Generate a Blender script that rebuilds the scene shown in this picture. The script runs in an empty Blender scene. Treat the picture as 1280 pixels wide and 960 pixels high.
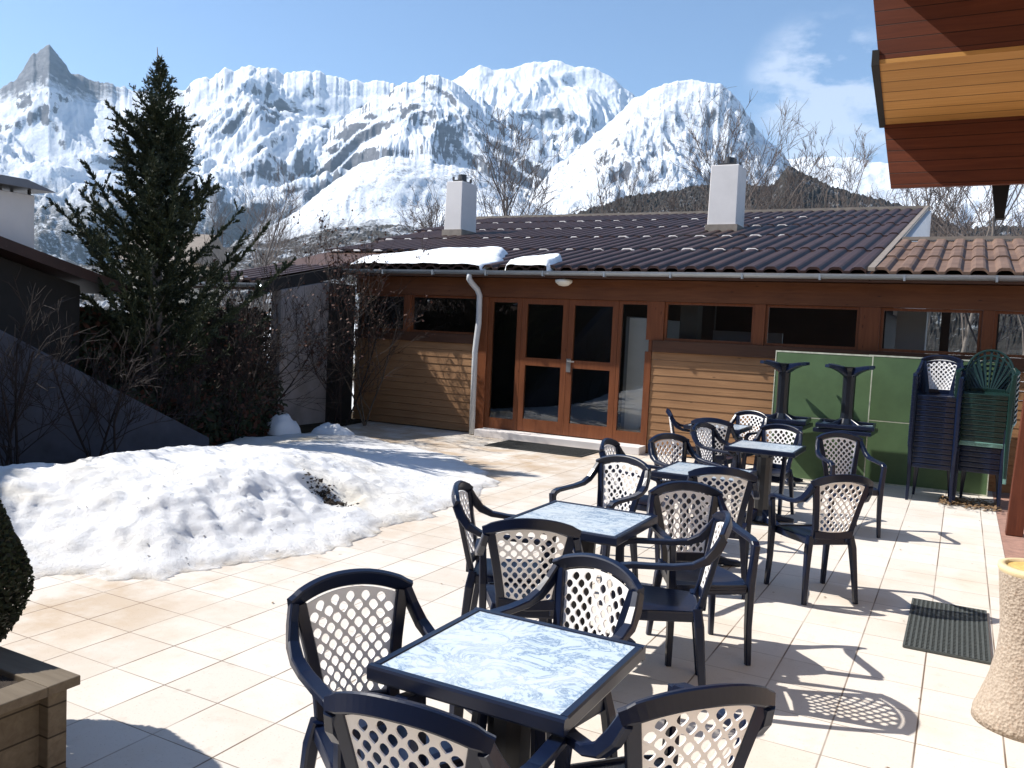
import bpy, math, random
from mathutils import Vector, Matrix, noise
R = math.radians
C = bpy.context.scene.collection
rnd = random.Random(7)

# ------------------------------------------------------------------ helpers
def frange(a, b, n): return [a + (b - a) * i / (n - 1) for i in range(n)]
def lerp(a, b, t): return a + (b - a) * t
def sm(t): t = max(0, min(1, t)); return t * t * (3 - 2 * t)

class MB:
    def __init__(s): s.v = []; s.f = []; s.fm = []; s.m = 0
    def face(s, *idx): s.f.append(tuple(idx)); s.fm.append(s.m)
    def quad(s, a, b, c, d):
        n = len(s.v); s.v += [tuple(a), tuple(b), tuple(c), tuple(d)]; s.face(n, n+1, n+2, n+3); return s
    def hexa(s, p):      # 8 points: bottom 4 ccw, top 4 ccw
        n = len(s.v); s.v += [tuple(q) for q in p]
        for q in ((0,3,2,1),(4,5,6,7),(0,1,5,4),(1,2,6,5),(2,3,7,6),(3,0,4,7)): s.face(*[n+i for i in q])
        return s
    def box(s, x0, x1, y0, y1, z0, z1):
        return s.hexa([(x0,y0,z0),(x1,y0,z0),(x1,y1,z0),(x0,y1,z0),(x0,y0,z1),(x1,y0,z1),(x1,y1,z1),(x0,y1,z1)])
    def ring_tube(s, rings, cap=True):
        n0 = len(s.v); k = len(rings[0])
        for r in rings: s.v += [tuple(p) for p in r]
        for i in range(len(rings)-1):
            for j in range(k):
                a = n0+i*k+j; b = n0+i*k+(j+1) % k
                s.face(a, b, b+k, a+k)
        if cap:
            s.face(*[n0+j for j in reversed(range(k))]); s.face(*[n0+(len(rings)-1)*k+j for j in range(k)])
        return s
    def tube(s, pts, rad, k=8, cap=True):
        pts = [Vector(p) for p in pts]; rings = []
        if not isinstance(rad, (list, tuple)): rad = [rad]*len(pts)
        prev = None
        for i, p in enumerate(pts):
            d = (pts[min(i+1, len(pts)-1)] - pts[max(i-1, 0)]).normalized()
            if prev is None:
                a = Vector((0,0,1)) if abs(d.z) < .9 else Vector((1,0,0)); u = d.cross(a).normalized()
            else: u = (prev - d*prev.dot(d)).normalized()
            prev = u; w = d.cross(u)
            rings.append([p + (u*math.cos(2*math.pi*j/k) + w*math.sin(2*math.pi*j/k))*rad[i] for j in range(k)])
        return s.ring_tube(rings, cap)
    def bar(s, pts, sec, side=None):     # swept rectangle; sec = list of (w,h); side = vector of width axis
        pts = [Vector(p) for p in pts]; rings = []
        if isinstance(sec, tuple): sec = [sec]*len(pts)
        for i, p in enumerate(pts):
            d = (pts[min(i+1, len(pts)-1)] - pts[max(i-1, 0)]).normalized()
            sd = Vector(side[i] if isinstance(side, list) else side); u = (sd - d*sd.dot(d)).normalized(); w = d.cross(u)
            a, b = sec[i][0]/2, sec[i][1]/2; c = .3
            rings.append([p+u*(a*x)+w*(b*y) for x, y in ((1,1-c),(1-c*b/a if a>b else 1-c,1),(-(1-c*b/a if a>b else 1-c),1),(-1,1-c),(-1,-(1-c)),(-(1-c*b/a if a>b else 1-c),-1),((1-c*b/a if a>b else 1-c),-1),(1,-(1-c)))])
        return s.ring_tube(rings)
    def lathe(s, prof, cx=0, cy=0, k=32, cap=True):
        return s.ring_tube([[(cx+r*math.cos(2*math.pi*j/k), cy+r*math.sin(2*math.pi*j/k), z) for j in range(k)] for r, z in prof], cap)
    def build(s, name, mat, parent=None, smooth=False, bevel=0):
        me = bpy.data.meshes.new(name); me.from_pydata(s.v, [], s.f)
        mats = mat if isinstance(mat, (list, tuple)) else [mat]
        for m in mats: me.materials.append(m)
        if len(mats) > 1: me.polygons.foreach_set('material_index', s.fm)
        if smooth: me.polygons.foreach_set('use_smooth', [True]*len(me.polygons))
        me.update()
        o = bpy.data.objects.new(name, me); C.objects.link(o)
        if parent: o.parent = parent
        if bevel:
            b = o.modifiers.new('bevel', 'BEVEL'); b.width = bevel; b.segments = 2; b.limit_method = 'ANGLE'
        return o

def tag(o, label=None, cat=None, group=None, kind=None):
    if label: o['label'] = label
    if cat: o['category'] = cat
    if group: o['group'] = group
    if kind: o['kind'] = kind
    return o
def empty(name, loc=(0,0,0), rz=0, **k):
    o = bpy.data.objects.new(name, None); C.objects.link(o); o.location = loc; o.rotation_euler = (0,0,rz)
    o.empty_display_size = .1
    return tag(o, **k)
def copy_tree(o, parent=None):
    c = o.copy(); C.objects.link(c); c.parent = parent
    for ch in list(kids.get(o.name, [])) or [x for x in o.children]: copy_tree(ch, c)
    return c
kids = {}

# ------------------------------------------------------------------ materials
class NT:
    def __init__(s, name):
        s.mat = bpy.data.materials.new(name); s.mat.use_nodes = True; s.t = s.mat.node_tree; s.n = s.t.nodes
        s.n.clear(); s.out = s.n.new('ShaderNodeOutputMaterial')
    def new(s, typ, **kw):
        nd = s.n.new(typ)
        for k, v in kw.items():
            if k.startswith('_'): setattr(nd, k[1:], v)
            else:
                key = int(k[1:]) if k[0] == 'i' and k[1:].isdigit() else k.replace('__', ' ')
                if hasattr(v, 'is_output'): s.t.links.new(v, nd.inputs[key])
                else: nd.inputs[key].default_value = v
        return nd
    def coord(s, scale=(1,1,1), loc=(0,0,0), rot=(0,0,0), kind='Object'):
        tc = s.new('ShaderNodeTexCoord')
        return s.new('ShaderNodeMapping', Vector=tc.outputs[kind], Scale=scale, Location=loc, Rotation=rot).outputs[0]
    def wpos(s): return s.new('ShaderNodeNewGeometry').outputs['Position']
    def noise(s, vec, scale=5, detail=4, rough=.55, dist=0):
        return s.new('ShaderNodeTexNoise', Vector=vec, Scale=scale, Detail=detail, Roughness=rough, Distortion=dist).outputs['Fac']
    def ramp(s, fac, stops, interp='LINEAR'):
        r = s.new('ShaderNodeValToRGB', Fac=fac); e = r.color_ramp.elements; r.color_ramp.interpolation = interp
        while len(e) > 1: e.remove(e[0])
        e[0].position = stops[0][0]; e[0].color = (*stops[0][1], 1) if not isinstance(stops[0][1], (int, float)) else (stops[0][1],)*3+(1,)
        for p, c in stops[1:]:
            q = e.new(p); q.color = (*c, 1) if not isinstance(c, (int, float)) else (c, c, c, 1)
        return r.outputs['Color']
    def mix(s, fac, a, b, mode='MIX'):
        m = s.n.new('ShaderNodeMix'); m.data_type = 'RGBA'; m.blend_type = mode
        for inp, v in ((m.inputs[0], fac), (m.inputs[6], a), (m.inputs[7], b)):
            if hasattr(v, 'is_output'): s.t.links.new(v, inp)
            else: inp.default_value = v if not isinstance(v, tuple) else (*v[:3], 1)
        return m.outputs[2]
    def math(s, op, a, b=0.0, c=0.0):
        m = s.n.new('ShaderNodeMath'); m.operation = op
        for i, v in enumerate((a, b, c)):
            if hasattr(v, 'is_output'): s.t.links.new(v, m.inputs[i])
            else: m.inputs[i].default_value = v
        return m.outputs[0]
    def bump(s, h, strength=.3, dist=.01):
        return s.new('ShaderNodeBump', Height=h, Strength=strength, Distance=dist).outputs[0]
    def finish(s, color, rough=.6, normal=None, spec=.5, **kw):
        b = s.new('ShaderNodeBsdfPrincipled', Roughness=rough)
        for k, v in (('Base Color', color), ('Normal', normal)):
            if v is None: continue
            if hasattr(v, 'is_output'): s.t.links.new(v, b.inputs[k])
            else: b.inputs[k].default_value = (*v, 1)
        b.inputs['Specular IOR Level'].default_value = spec
        for k, v in kw.items(): b.inputs[k.replace('__', ' ')].default_value = v
        s.t.links.new(b.outputs[0], s.out.inputs[0]); return s.mat

def plain(name, col, rough=.5, var=.25, scale=8, bump=.1, bd=.004, spec=.5, kind='Object'):
    t = NT(name); v = t.coord(kind=kind)
    n = t.noise(v, scale, 5, .6)
    c = t.ramp(n, [(.25, tuple(x*(1-var) for x in col)), (.75, tuple(min(1, x*(1+var)) for x in col))])
    return t.finish(c, rough, t.bump(t.noise(v, scale*6, 3), bump, bd), spec)

def wood(name, c1, c2, axis='x', rough=.6, board=0, plank_axis=2, spec=.3):
    t = NT(name); v = t.coord()
    sc = {'x': (1, 14, 14), 'y': (14, 1, 14), 'z': (14, 14, 1)}[axis]
    g = t.noise(t.coord(sc), 2.2, 6, .65, .6)
    big = t.noise(v, 1.3, 2)
    c = t.ramp(g, [(.3, c1), (.7, c2)])
    c = t.mix(t.math('MULTIPLY', t.math('SUBTRACT', big, .3), .9), c, tuple(x*.62 for x in c1))
    knots = t.new('ShaderNodeTexVoronoi', Vector=t.coord({'x': (1.6, 6, 6), 'y': (6, 1.6, 6), 'z': (6, 6, 1.6)}[axis]), Scale=1.6).outputs['Distance']
    c = t.mix(t.ramp(knots, [(.03, 1.0), (.09, 0.0)]), c, tuple(x*.35 for x in c1))
    h = g
    if board:
        sep = t.new('ShaderNodeSeparateXYZ', Vector=v).outputs[plank_axis]
        fr = t.math('FRACT', t.math('DIVIDE', sep, board))
        line = t.math('MULTIPLY', t.math('GREATER_THAN', fr, .06), 1.0)
        c = t.mix(line, tuple(x*.18 for x in c1), c)
        fl = t.math('FLOOR', t.math('DIVIDE', sep, board))
        wn = t.new('ShaderNodeTexWhiteNoise', _noise_dimensions='1D', W=fl).outputs['Value']
        c = t.mix(t.math('MULTIPLY', wn, .35), c, tuple(x*.55 for x in c1))
        h = t.math('ADD', t.math('MULTIPLY', g, .25), line)
    return t.finish(c, rough, t.bump(h, .5, .004), spec)

M = {}
M['navy'] = plain('navy_plastic', (.0035, .008, .027), .30, .2, 6, .06, .001, .4)
M['white_plastic'] = plain('white_plastic', (.84, .83, .83), .4, .04, 6, .05, .001, .4)
M['green_plastic'] = plain('dark_green_plastic', (.004, .021, .018), .35, .2, 6, .05, .001)
M['pale_green_plastic'] = plain('pale_green_plastic', (.12, .24, .21), .4, .15, 6, .05, .001)
M['column'] = plain('dark_column', (.006, .008, .014), .32, .2, 6, .05, .001)
t = NT('blue_marbled_top'); v = t.coord()
n1 = t.noise(v, 7.5, 9, .72, 1.3); n2 = t.noise(t.coord(loc=(3,7,1)), 15, 6, .65, 1.0)
vein = t.ramp(t.math('ABSOLUTE', t.math('SUBTRACT', n1, .5)), [(0.0, (.10, .16, .26)), (.014, (.26, .35, .46)), (.05, (.50, .58, .65))])
col = t.mix(t.ramp(n2, [(.45, 0.0), (.65, .35)]), vein, (.38, .48, .59)); col = t.mix(t.ramp(t.noise(t.coord(loc=(9,2,5)), 3, 5, .6, .8), [(.45, 0.0), (.6, .5)]), col, (.60, .65, .68))
M['marble'] = t.finish(col, .22, None, .5)
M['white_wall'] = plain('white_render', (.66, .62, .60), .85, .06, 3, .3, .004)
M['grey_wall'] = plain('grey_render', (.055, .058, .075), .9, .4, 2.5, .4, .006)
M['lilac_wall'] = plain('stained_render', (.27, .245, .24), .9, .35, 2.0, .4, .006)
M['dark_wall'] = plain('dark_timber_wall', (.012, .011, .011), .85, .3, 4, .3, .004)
M['beige_wall'] = plain('beige_render', (.55, .47, .36), .9, .1, 2, .2, .004)
M['clad'] = wood('cladding_wood', (.24, .125, .058), (.36, .20, .098), 'x', .62)
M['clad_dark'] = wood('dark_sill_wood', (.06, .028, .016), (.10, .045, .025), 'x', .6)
M['beam'] = wood('orange_beam_wood', (.11, .038, .014), (.18, .066, .025), 'x', .5)
M['frame_wood'] = wood('door_frame_wood', (.135, .042, .016), (.22, .074, .028), 'z', .45)
M['balc_red'] = wood('red_board_wood', (.105, .028, .014), (.175, .050, .024), 'x', .55, board=.075, plank_axis=2)
M['balc_yellow'] = wood('yellow_pine_soffit', (.50, .25, .07), (.66, .36, .115), 'x', .55, board=.21, plank_axis=1)
M['post_red'] = wood('red_brown_post', (.08, .022, .012), (.14, .04, .02), 'z', .55)
M['planter_wood'] = wood('grey_planter_wood', (.13, .10, .07), (.22, .18, .13), 'x', .75, board=.11, plank_axis=2)
M['zinc'] = plain('zinc_gutter', (.34, .38, .42), .38, .12, 3, .05, .001)
M['zinc'].node_tree.nodes['Principled BSDF'].inputs['Metallic'].default_value = .55
M['pipe'] = plain('pale_grey_pipe', (.50, .51, .52), .45, .1, 3, .05, .001)
M['metal'] = plain('brushed_metal', (.55, .53, .5), .3, .1, 9, .02, .001); M['metal'].node_tree.nodes['Principled BSDF'].inputs['Metallic'].default_value = .9
M['dark_metal'] = plain('dark_metal', (.03, .028, .03), .5, .3, 9, .05, .001)
M['lamp'] = plain('frosted_lamp_glass', (.72, .7, .62), .35, .05, 9, .02, .001)
M['green_board'] = plain('green_board_paint', (.075, .135, .058), .6, .22, 2.6, .12, .002)
M['board_edge'] = plain('worn_pale_edge', (.5, .52, .42), .6, .3, 14, .1, .002)
M['lap_glint'] = plain('grey_lap_glint', (.50, .47, .46), .7, .25, 6, .3, .004)  # pale colour that paints the glints on the tile lips
M['rubber'] = plain('black_mat', (.030, .031, .031), .9, .4, 60, .6, .006)
M['green_mat'] = plain('grey_green_rubber', (.060, .068, .066), .75, .25, 40, .3, .003)
M['soil'] = plain('dark_soil', (.04, .028, .02), .95, .4, 30, .8, .02)
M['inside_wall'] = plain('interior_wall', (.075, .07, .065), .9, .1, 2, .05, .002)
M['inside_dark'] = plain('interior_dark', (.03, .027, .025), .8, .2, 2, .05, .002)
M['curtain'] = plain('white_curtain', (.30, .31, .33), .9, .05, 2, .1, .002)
M['leaf_litter'] = plain('fallen_leaves', (.18, .11, .055), .8, .5, 25, .3, .004, kind='Object')
M['brickedge'] = plain('reddish_edging', (.30, .17, .13), .85, .3, 12, .5, .01)
M['bark'] = plain('grey_bark', (.15, .125, .11), .9, .3, 8, .3, .01)
M['twig'] = plain('grey_brown_twigs', (.105, .082, .072), .9, .3, 3, .2, .01)
M['twig_dark'] = plain('dark_twigs', (.022, .014, .012), .9, .4, 3, .2, .01)
M['brown_leaf'] = plain('dry_brown_leaves', (.075, .028, .016), .8, .5, 9, .2, .01)
M['conifer'] = plain('dark_conifer_green', (.022, .034, .014), .75, .45, 2.2, .2, .01)
M['conifer_y'] = plain('olive_conifer_green', (.050, .058, .022), .75, .35, 2.2, .2, .01)
M['boxwood'] = plain('dark_shrub_leaves', (.022, .022, .012), .7, .5, 12, .2, .01)

# paving
t = NT('terrace_paving'); v = t.coord(loc=(.063+.0, .1, 0))
sp_ = t.new('ShaderNodeSeparateXYZ', Vector=v); TS = .3385
def joint(c, w): 
    f_ = t.math('FRACT', t.math('DIVIDE', c, TS)); f_ = t.math('MULTIPLY', t.math('ABSOLUTE', t.math('SUBTRACT', f_, .5)), 2.0)
    return t.new('ShaderNodeMapRange', Value=f_, From__Min=1-w*2.2/TS, From__Max=1-w*.6/TS).outputs[0]
jx = joint(sp_.outputs[0], .0052); jy = joint(sp_.outputs[1], .0036)
n1 = t.noise(v, 1.1, 4, .6); n2 = t.noise(v, 9, 6, .7); n3 = t.noise(v, 90, 3, .6)
jy = t.math('MULTIPLY', jy, t.ramp(t.noise(t.coord(loc=(5,5,5)), 1.3, 3), [(.38, .3), (.6, .85)]))
jx = t.math('MULTIPLY', jx, t.ramp(t.noise(t.coord(loc=(1,8,5)), 1.6, 3), [(.35, .4), (.6, 1.0)]))
jt = t.math('MAXIMUM', jx, jy)
fl_ = t.n.new('ShaderNodeVectorMath'); fl_.operation = 'FLOOR'; sc_ = t.n.new('ShaderNodeVectorMath'); sc_.operation = 'SCALE'; sc_.inputs['Scale'].default_value = 1/TS
t.t.links.new(v, sc_.inputs[0]); t.t.links.new(sc_.outputs[0], fl_.inputs[0])
wn_ = t.new('ShaderNodeTexWhiteNoise', Vector=fl_.outputs[0]).outputs['Value']
base = t.mix(wn_, (.575, .53, .475), (.65, .605, .55))
base = t.mix(t.ramp(n1, [(.5, 0.0), (.72, .55)]), base, (.47, .37, .265))
base = t.mix(t.ramp(n2, [(.55, 0.0), (.75, .4)]), base, (.42, .35, .28))
edge_dirt = t.math('MULTIPLY', t.new('ShaderNodeMapRange', Value=sp_.outputs[0], From__Min=-3.0, From__Max=-4.6).outputs[0], t.ramp(t.noise(t.coord(loc=(7,2,1)), 1.7, 5, .65), [(.42, 0.0), (.6, .75)]))
base = t.mix(edge_dirt, base, (.40, .28, .17))
base = t.mix(t.ramp(n3, [(.61, 0.0), (.72, .45)]), base, (.25, .18, .12))
spot_ = t.new('ShaderNodeTexVoronoi', Vector=v, Scale=3.2, Randomness=1.0).outputs['Distance']
base = t.mix(t.ramp(t.math('ADD', spot_, t.math('MULTIPLY', t.math('SUBTRACT', n2, .5), .12)), [(.02, .55), (.055, 0.0)]), base, (.22, .17, .12))
base = t.mix(t.math('MULTIPLY', jt, 1.0), base, (.12, .075, .045))
M['paving'] = t.finish(base, .75, t.bump(t.math('SUBTRACT', t.math('MULTIPLY', n3, .3), jt), .35, .004), .3)

# snow
t = NT('old_snow'); v = t.coord()
n = t.noise(v, 1.2, 5, .6); n2 = t.noise(v, 14, 6, .7)
c = t.ramp(t.noise(t.coord(loc=(2.3,1.7,0)), .8, 4, .55, .5), [(.52, (.87, .875, .89)), (.64, (.84, .80, .72)), (.74, (.66, .54, .38))])
c = t.mix(t.ramp(n2, [(.63, 0.0), (.76, .55)]), c, (.35, .30, .25))
c = t.mix(t.ramp(t.noise(v, 120, 3, .7), [(.66, 0.0), (.72, .6)]), c, (.20, .15, .11))
lowz = t.new('ShaderNodeSeparateXYZ', Vector=v).outputs[2]
c = t.mix(t.math('MULTIPLY', t.new('ShaderNodeMapRange', Value=lowz, From__Min=.0, From__Max=.055, To__Min=1.0, To__Max=0.0).outputs[0], t.ramp(t.noise(v, 5, 5, .7), [(.35, .15), (.6, .8)])), c, (.50, .42, .32))
b = t.finish(c, .6, t.bump(t.noise(v, 26, 9, .8), .8, .035), .3)
M['snow'] = b
t = NT('clean_snow'); v = t.coord()
M['snow_clean'] = t.finish((.82, .84, .87), .6, t.bump(t.noise(v, 12, 4, .6), .4, .02), .3)
t = NT('open_ground'); v = t.coord()
c = t.ramp(t.noise(v, .06, 5, .6), [(.42, (.10, .08, .05)), (.5, (.72, .74, .77)), (.7, (.78, .80, .83))])
M['ground'] = t.finish(c, .8, None, .2)
t = NT('garden_soil'); v = t.coord()
c = t.ramp(t.noise(v, 3, 5, .6), [(.35, (.03, .022, .015)), (.7, (.07, .055, .035))])
M['garden'] = t.finish(c, .95, t.bump(t.noise(v, 20, 4), .6, .03), .1)

# roof
def roofmat(name, c1, c2, rough):
    t = NT(name); v = t.coord()
    c = t.ramp(t.noise(v, 2.2, 6, .65), [(.3, c1), (.7, c2)])
    c = t.mix(t.ramp(t.noise(v, 18, 4, .7), [(.6, 0.0), (.72, .5)]), c, tuple(x*1.9+.02 for x in c2))
    return t.finish(c, rough, t.bump(t.noise(v, 60, 3), .15, .003), .3)
M['roof'] = roofmat('maroon_roof_tiles', (.026, .012, .010), (.052, .024, .019), .55)
M['roof_brown'] = roofmat('faded_brown_tiles', (.10, .058, .040), (.20, .125, .088), .7)
M['ridge'] = plain('pale_ridge_trim', (.22, .18, .145), .6, .25, 6, .1, .002)
M['glass'] = None
t = NT('window_glass')
fr = t.new('ShaderNodeFresnel', IOR=1.5)
gl = t.new('ShaderNodeBsdfGlossy', Roughness=.01); tr = t.new('ShaderNodeBsdfTransparent', Color=(.82,.86,.85,1))
mx = t.n.new('ShaderNodeMixShader'); t.t.links.new(t.math('MULTIPLY_ADD', fr.outputs[0], 1.6, .05), mx.inputs[0]); t.t.links.new(tr.outputs[0], mx.inputs[1]); t.t.links.new(gl.outputs[0], mx.inputs[2]); t.t.links.new(mx.outputs[0], t.out.inputs[0])
M['glass'] = t.mat

# mountain
def mountmat(name, thr, rock=(.155,.16,.185), forest_z=None, strata=0.0, scale=1.0, spot=None, specks=False):
    t = NT(name); pos = t.wpos(); geo = t.new('ShaderNodeNewGeometry')
    nz = t.new('ShaderNodeSeparateXYZ', Vector=geo.outputs['Normal']).outputs[2]
    pz = t.new('ShaderNodeSeparateXYZ', Vector=pos)
    n = t.noise(pos, .004*scale, 8, .68); nf = t.noise(pos, .02*scale, 6, .7)
    st = t.noise(t.new('ShaderNodeMapping', Vector=pos, Scale=(.0008, .0008, .012)).outputs[0], 1.0*scale, 5, .65, .3)
    vv = t.math('ADD', nz, t.math('MULTIPLY', t.math('SUBTRACT', n, .5), .55))
    vv = t.math('ADD', vv, t.math('MULTIPLY', t.math('SUBTRACT', nf, .5), .45))
    vv = t.math('ADD', vv, t.math('MULTIPLY', t.math('SUBTRACT', st, .5), strata))
    snowf = t.ramp(vv, [(thr-.035, 0.0), (thr+.035, 1.0)])
    rk = t.ramp(t.noise(t.new('ShaderNodeMapping', Vector=pos, Scale=(1, 1, 3)).outputs[0], .01*scale, 8, .75), [(.3, tuple(x*.55 for x in rock)), (.7, tuple(x*1.35 for x in rock))])
    if spot:
        d_ = t.n.new('ShaderNodeVectorMath'); d_.operation = 'DISTANCE'; t.t.links.new(pos, d_.inputs[0]); d_.inputs[1].default_value = spot[:3]
        sp0 = t.new('ShaderNodeMapRange', Value=t.math('ADD', d_.outputs['Value'], t.math('MULTIPLY', t.math('SUBTRACT', nf, .5), 500)), From__Min=spot[3]*.7, From__Max=spot[3], To__Min=.95, To__Max=0.0).outputs[0]
        snowf = t.mix(sp0, snowf, (0.0, 0.0, 0.0))
    c = t.mix(snowf, rk, (.80, .84, .90))
    if specks:
        sk = t.math('MULTIPLY', t.ramp(t.noise(pos, .028, 5, .85), [(.52, 0.0), (.60, .75)]), t.ramp(t.noise(pos, .0035, 3, .6), [(.35, .2), (.6, 1.0)]))
        c = t.mix(sk, c, (.10, .10, .11))
    if forest_z:
        a, b = forest_z
        hz = t.math('ADD', pz.outputs[2], t.math('MULTIPLY', t.math('SUBTRACT', t.noise(pos, .003, 6, .65), .5), (b-a)*3.2))
        fz = t.new('ShaderNodeMapRange', Value=hz, From__Min=a, From__Max=b, To__Min=1.0, To__Max=0.0).outputs[0]
        sp = t.ramp(t.noise(pos, .035, 5, .8), [(.36, 0.0), (.5, 1.0)])
        fc = t.ramp(t.noise(pos, .05, 4, .8), [(.3, (.045, .042, .040)), (.7, (.16, .15, .15))])
        c = t.mix(t.math('MULTIPLY', fz, sp), c, fc)
    return t.finish(c, .8, t.bump(t.noise(pos, .012*scale, 9, .75), 1.0, 26/scale), .1)

# ------------------------------------------------------------------ mountains (polar height fields at their own distance)
EYE = 1.7
def interp(prof, a):
    if a <= prof[0][0]: return prof[0][1]
    for (a0, e0), (a1, e1) in zip(prof, prof[1:]):
        if a <= a1: return lerp(e0, e1, (a-a0)/(a1-a0))
    return prof[-1][1]
def mountain(name, prof, D0, D1, mat, label, amp=.2, nu=420, nv=110, pw=1.25, seed=0, freq=1.0, jag=.006, back=.35, kind='structure', z0=-30, cliffs=None):
    a0, a1 = prof[0][0], prof[-1][0]
    m = MB()
    for i in range(nu):
        a = lerp(a0, a1, i/(nu-1)); ar = R(a)
        e = interp(prof, a); es = sum(interp(prof, a+q*.7) for q in range(-4, 5))/9; jg = D1*jag*(noise.fractal(Vector((a*.95*freq, seed*3.1, 0)), .85, 2.2, 5))
        zr = EYE + D1*e
        for j in range(nv):
            v = j/(nv-1)*(1+back)
            D = D0 + (D1-D0)*v
            zr = EYE + D1*lerp(es, e, sm((v-.45)/.55))
            if v <= 1: z = z0 + (zr-z0)*(v**pw)
            else: z = zr - (v-1)*(D1-D0)*.9
            z += jg*sm((v-.80)/.2)*(1 if v <= 1 else .3)
            x, y = D*math.sin(ar), D*math.cos(ar)
            sc = freq/1100
            p = Vector((x*sc + seed*17, y*sc*.8, seed*5.3))
            p += Vector((noise.noise(p*1.3), noise.noise(p*1.3+Vector((5,9,2))), 0))*.45
            w = max(0, min(1, v*3))*min(1, max(0, 1-v)*2.4+.22)
            n = noise.ridged_multi_fractal(p, .82, 2.15, 8, 1.0, 2.0)/2.2 - .55
            g = noise.ridged_multi_fractal(Vector((a*.22*freq*D1/6000 + .5*noise.noise(p*2), v*.9+seed, seed*2.2)), .9, 2.3, 6, 1.0, 2.0)/2.2-.5
            g2 = noise.ridged_multi_fractal(Vector((a*.75*freq*D1/6000 + 2.2*noise.noise(p*2.5), v*5+seed, seed*4.4)), .8, 2.2, 4, 1.0, 2.0)/2.2-.5
            z += amp*(zr-z0)*(n*.95+g*.16)*w + (.022*(zr-z0))*g2*min(1, max(0, 1-v)*6+.1)*min(1, v*3)
            if cliffs and v < 1:      # broken cliff bands
                h = (z-z0)/(zr-z0); k = cliffs[0]*h + 1.1*noise.fractal(Vector((x/900, y/900, 3)), .8, 2.1, 4)
                fr = k-math.floor(k); stp = (math.floor(k) + sm((fr-.3)*2.2))/cliffs[0]
                wz = cliffs[1]*sm((a-cliffs[2])/3)*sm((cliffs[3]-a)/3)*sm(.5+1.6*noise.noise(Vector((x/500, y/500, 8))))
                z += wz*(stp - k/cliffs[0])*(zr-z0)*min(1, max(0, 1-v)*5)
            m.v.append((x, y, z))
    for i in range(nu-1):
        for j in range(nv-1):
            q = i*nv+j; m.face(q, q+nv, q+nv+1, q+1)
    o = m.build(name, mat, smooth=True)
    return tag(o, label, 'mountain' if kind != 'structure' else 'mountain', kind='structure')

far = [(-80,.14),(-66.47,.1606),(-62.32,.1887),(-59.32,.2121),(-58.54,.2278),(-57.75,.2485),(-56.87,.2638),(-56.4,.2500),(-55.62,.2371),(-54.86,.2321),(-53.14,.2305),(-50.92,.2356),(-49.33,.2439),(-48.09,.258),(-47.16,.268),(-45.73,.274),(-43.87,.2704),(-41.38,.2711),(-39.35,.2714),(-36.26,.2773),(-33.12,.2786),(-30,.262),(-26,.22)]
mountain('mountain_range', far, 3600, 6600, mountmat('far_range', .495, forest_z=(420, 640), spot=(-5530, 3610, 1640, 520), strata=.25), 'long snowy mountain range with a sharp rocky peak at its left end', .34, 900, 190, 1.2, 1, 1.0, .006, cliffs=(7, .7, -44, -30))
mid = [(-42.3,.18),(-39.35,.235),(-36.26,.268),(-34.8,.281),(-33.12,.2835),(-31.6,.266),(-30.94,.2568),(-28.75,.2315),(-26.03,.2107),(-23.5,.17)]
mountain('cliff_buttress', mid, 3300, 5600, mountmat('buttress', .575, rock=(.165,.168,.19), forest_z=(330, 470), strata=.35), 'grey banded cliff buttress below the long ridge', .25, 460, 190, 1.15, 2, 1.15, .005, cliffs=(9, .9, -46, -24))
peak = [(-36.5,.24),(-34.15,.2682),(-32.86,.2828),(-31.05,.2985),(-28.95,.3068),(-26.82,.3058),(-23.55,.3057),(-22.3,.2944),(-20.67,.274),(-19.3,.2544),(-15,.19)]
mountain('snow_peak', peak, 4600, 7800, mountmat('peak', .465, forest_z=(300, 420)), 'highest white snow peak with a flat summit crest', .24, 420, 180, 1.1, 3, 1.0, .002)
right = [(-27.5,.15),(-25.99,.187),(-23.41,.2259),(-20.91,.2677),(-18.88,.2841),(-16.85,.2901),(-15.32,.2862),(-14.0,.2672),(-12.91,.2404),(-11.34,.2135),(-10.0,.1781),(-7,.11),(-4,.07)]
mountain('rounded_mountain', right, 2700, 4700, mountmat('rounded', .475, specks=True, forest_z=(230, 330)), 'rounded snowy mountain with rock ribs right of the high peak', .28, 460, 180, 1.2, 4, 1.5, .003)
low = [(-50,.03),(-46.05,.0838),(-42.63,.1196),(-41.16,.1441),(-38.66,.1792),(-36.6,.1919),(-33.96,.1851),(-30.75,.1793),(-28.56,.1582),(-25.32,.1300),(-22,.08)]
mountain('snow_hill', low, 1900, 3200, mountmat('low_hill', .47, specks=True, forest_z=(245, 330), scale=1.3), 'low white snow hill with wooded foot in front of the cliffs', .20, 420, 130, .95, 5, 2.0, .003)
bg = [(-16,.15),(-13.05,.19),(-10.17,.205),(-7.3,.2061),(-4.98,.1962),(-1.93,.2021),(2.3,.1839),(6.89,.1638),(14,.15),(25,.14)]
mountain('distant_slope', bg, 4200, 7000, mountmat('distant', .48, forest_z=(330, 480)), 'distant snowy slope seen through bare trees on the right', .22, 260, 90, 1.2, 6, 1.2, .004)

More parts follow.
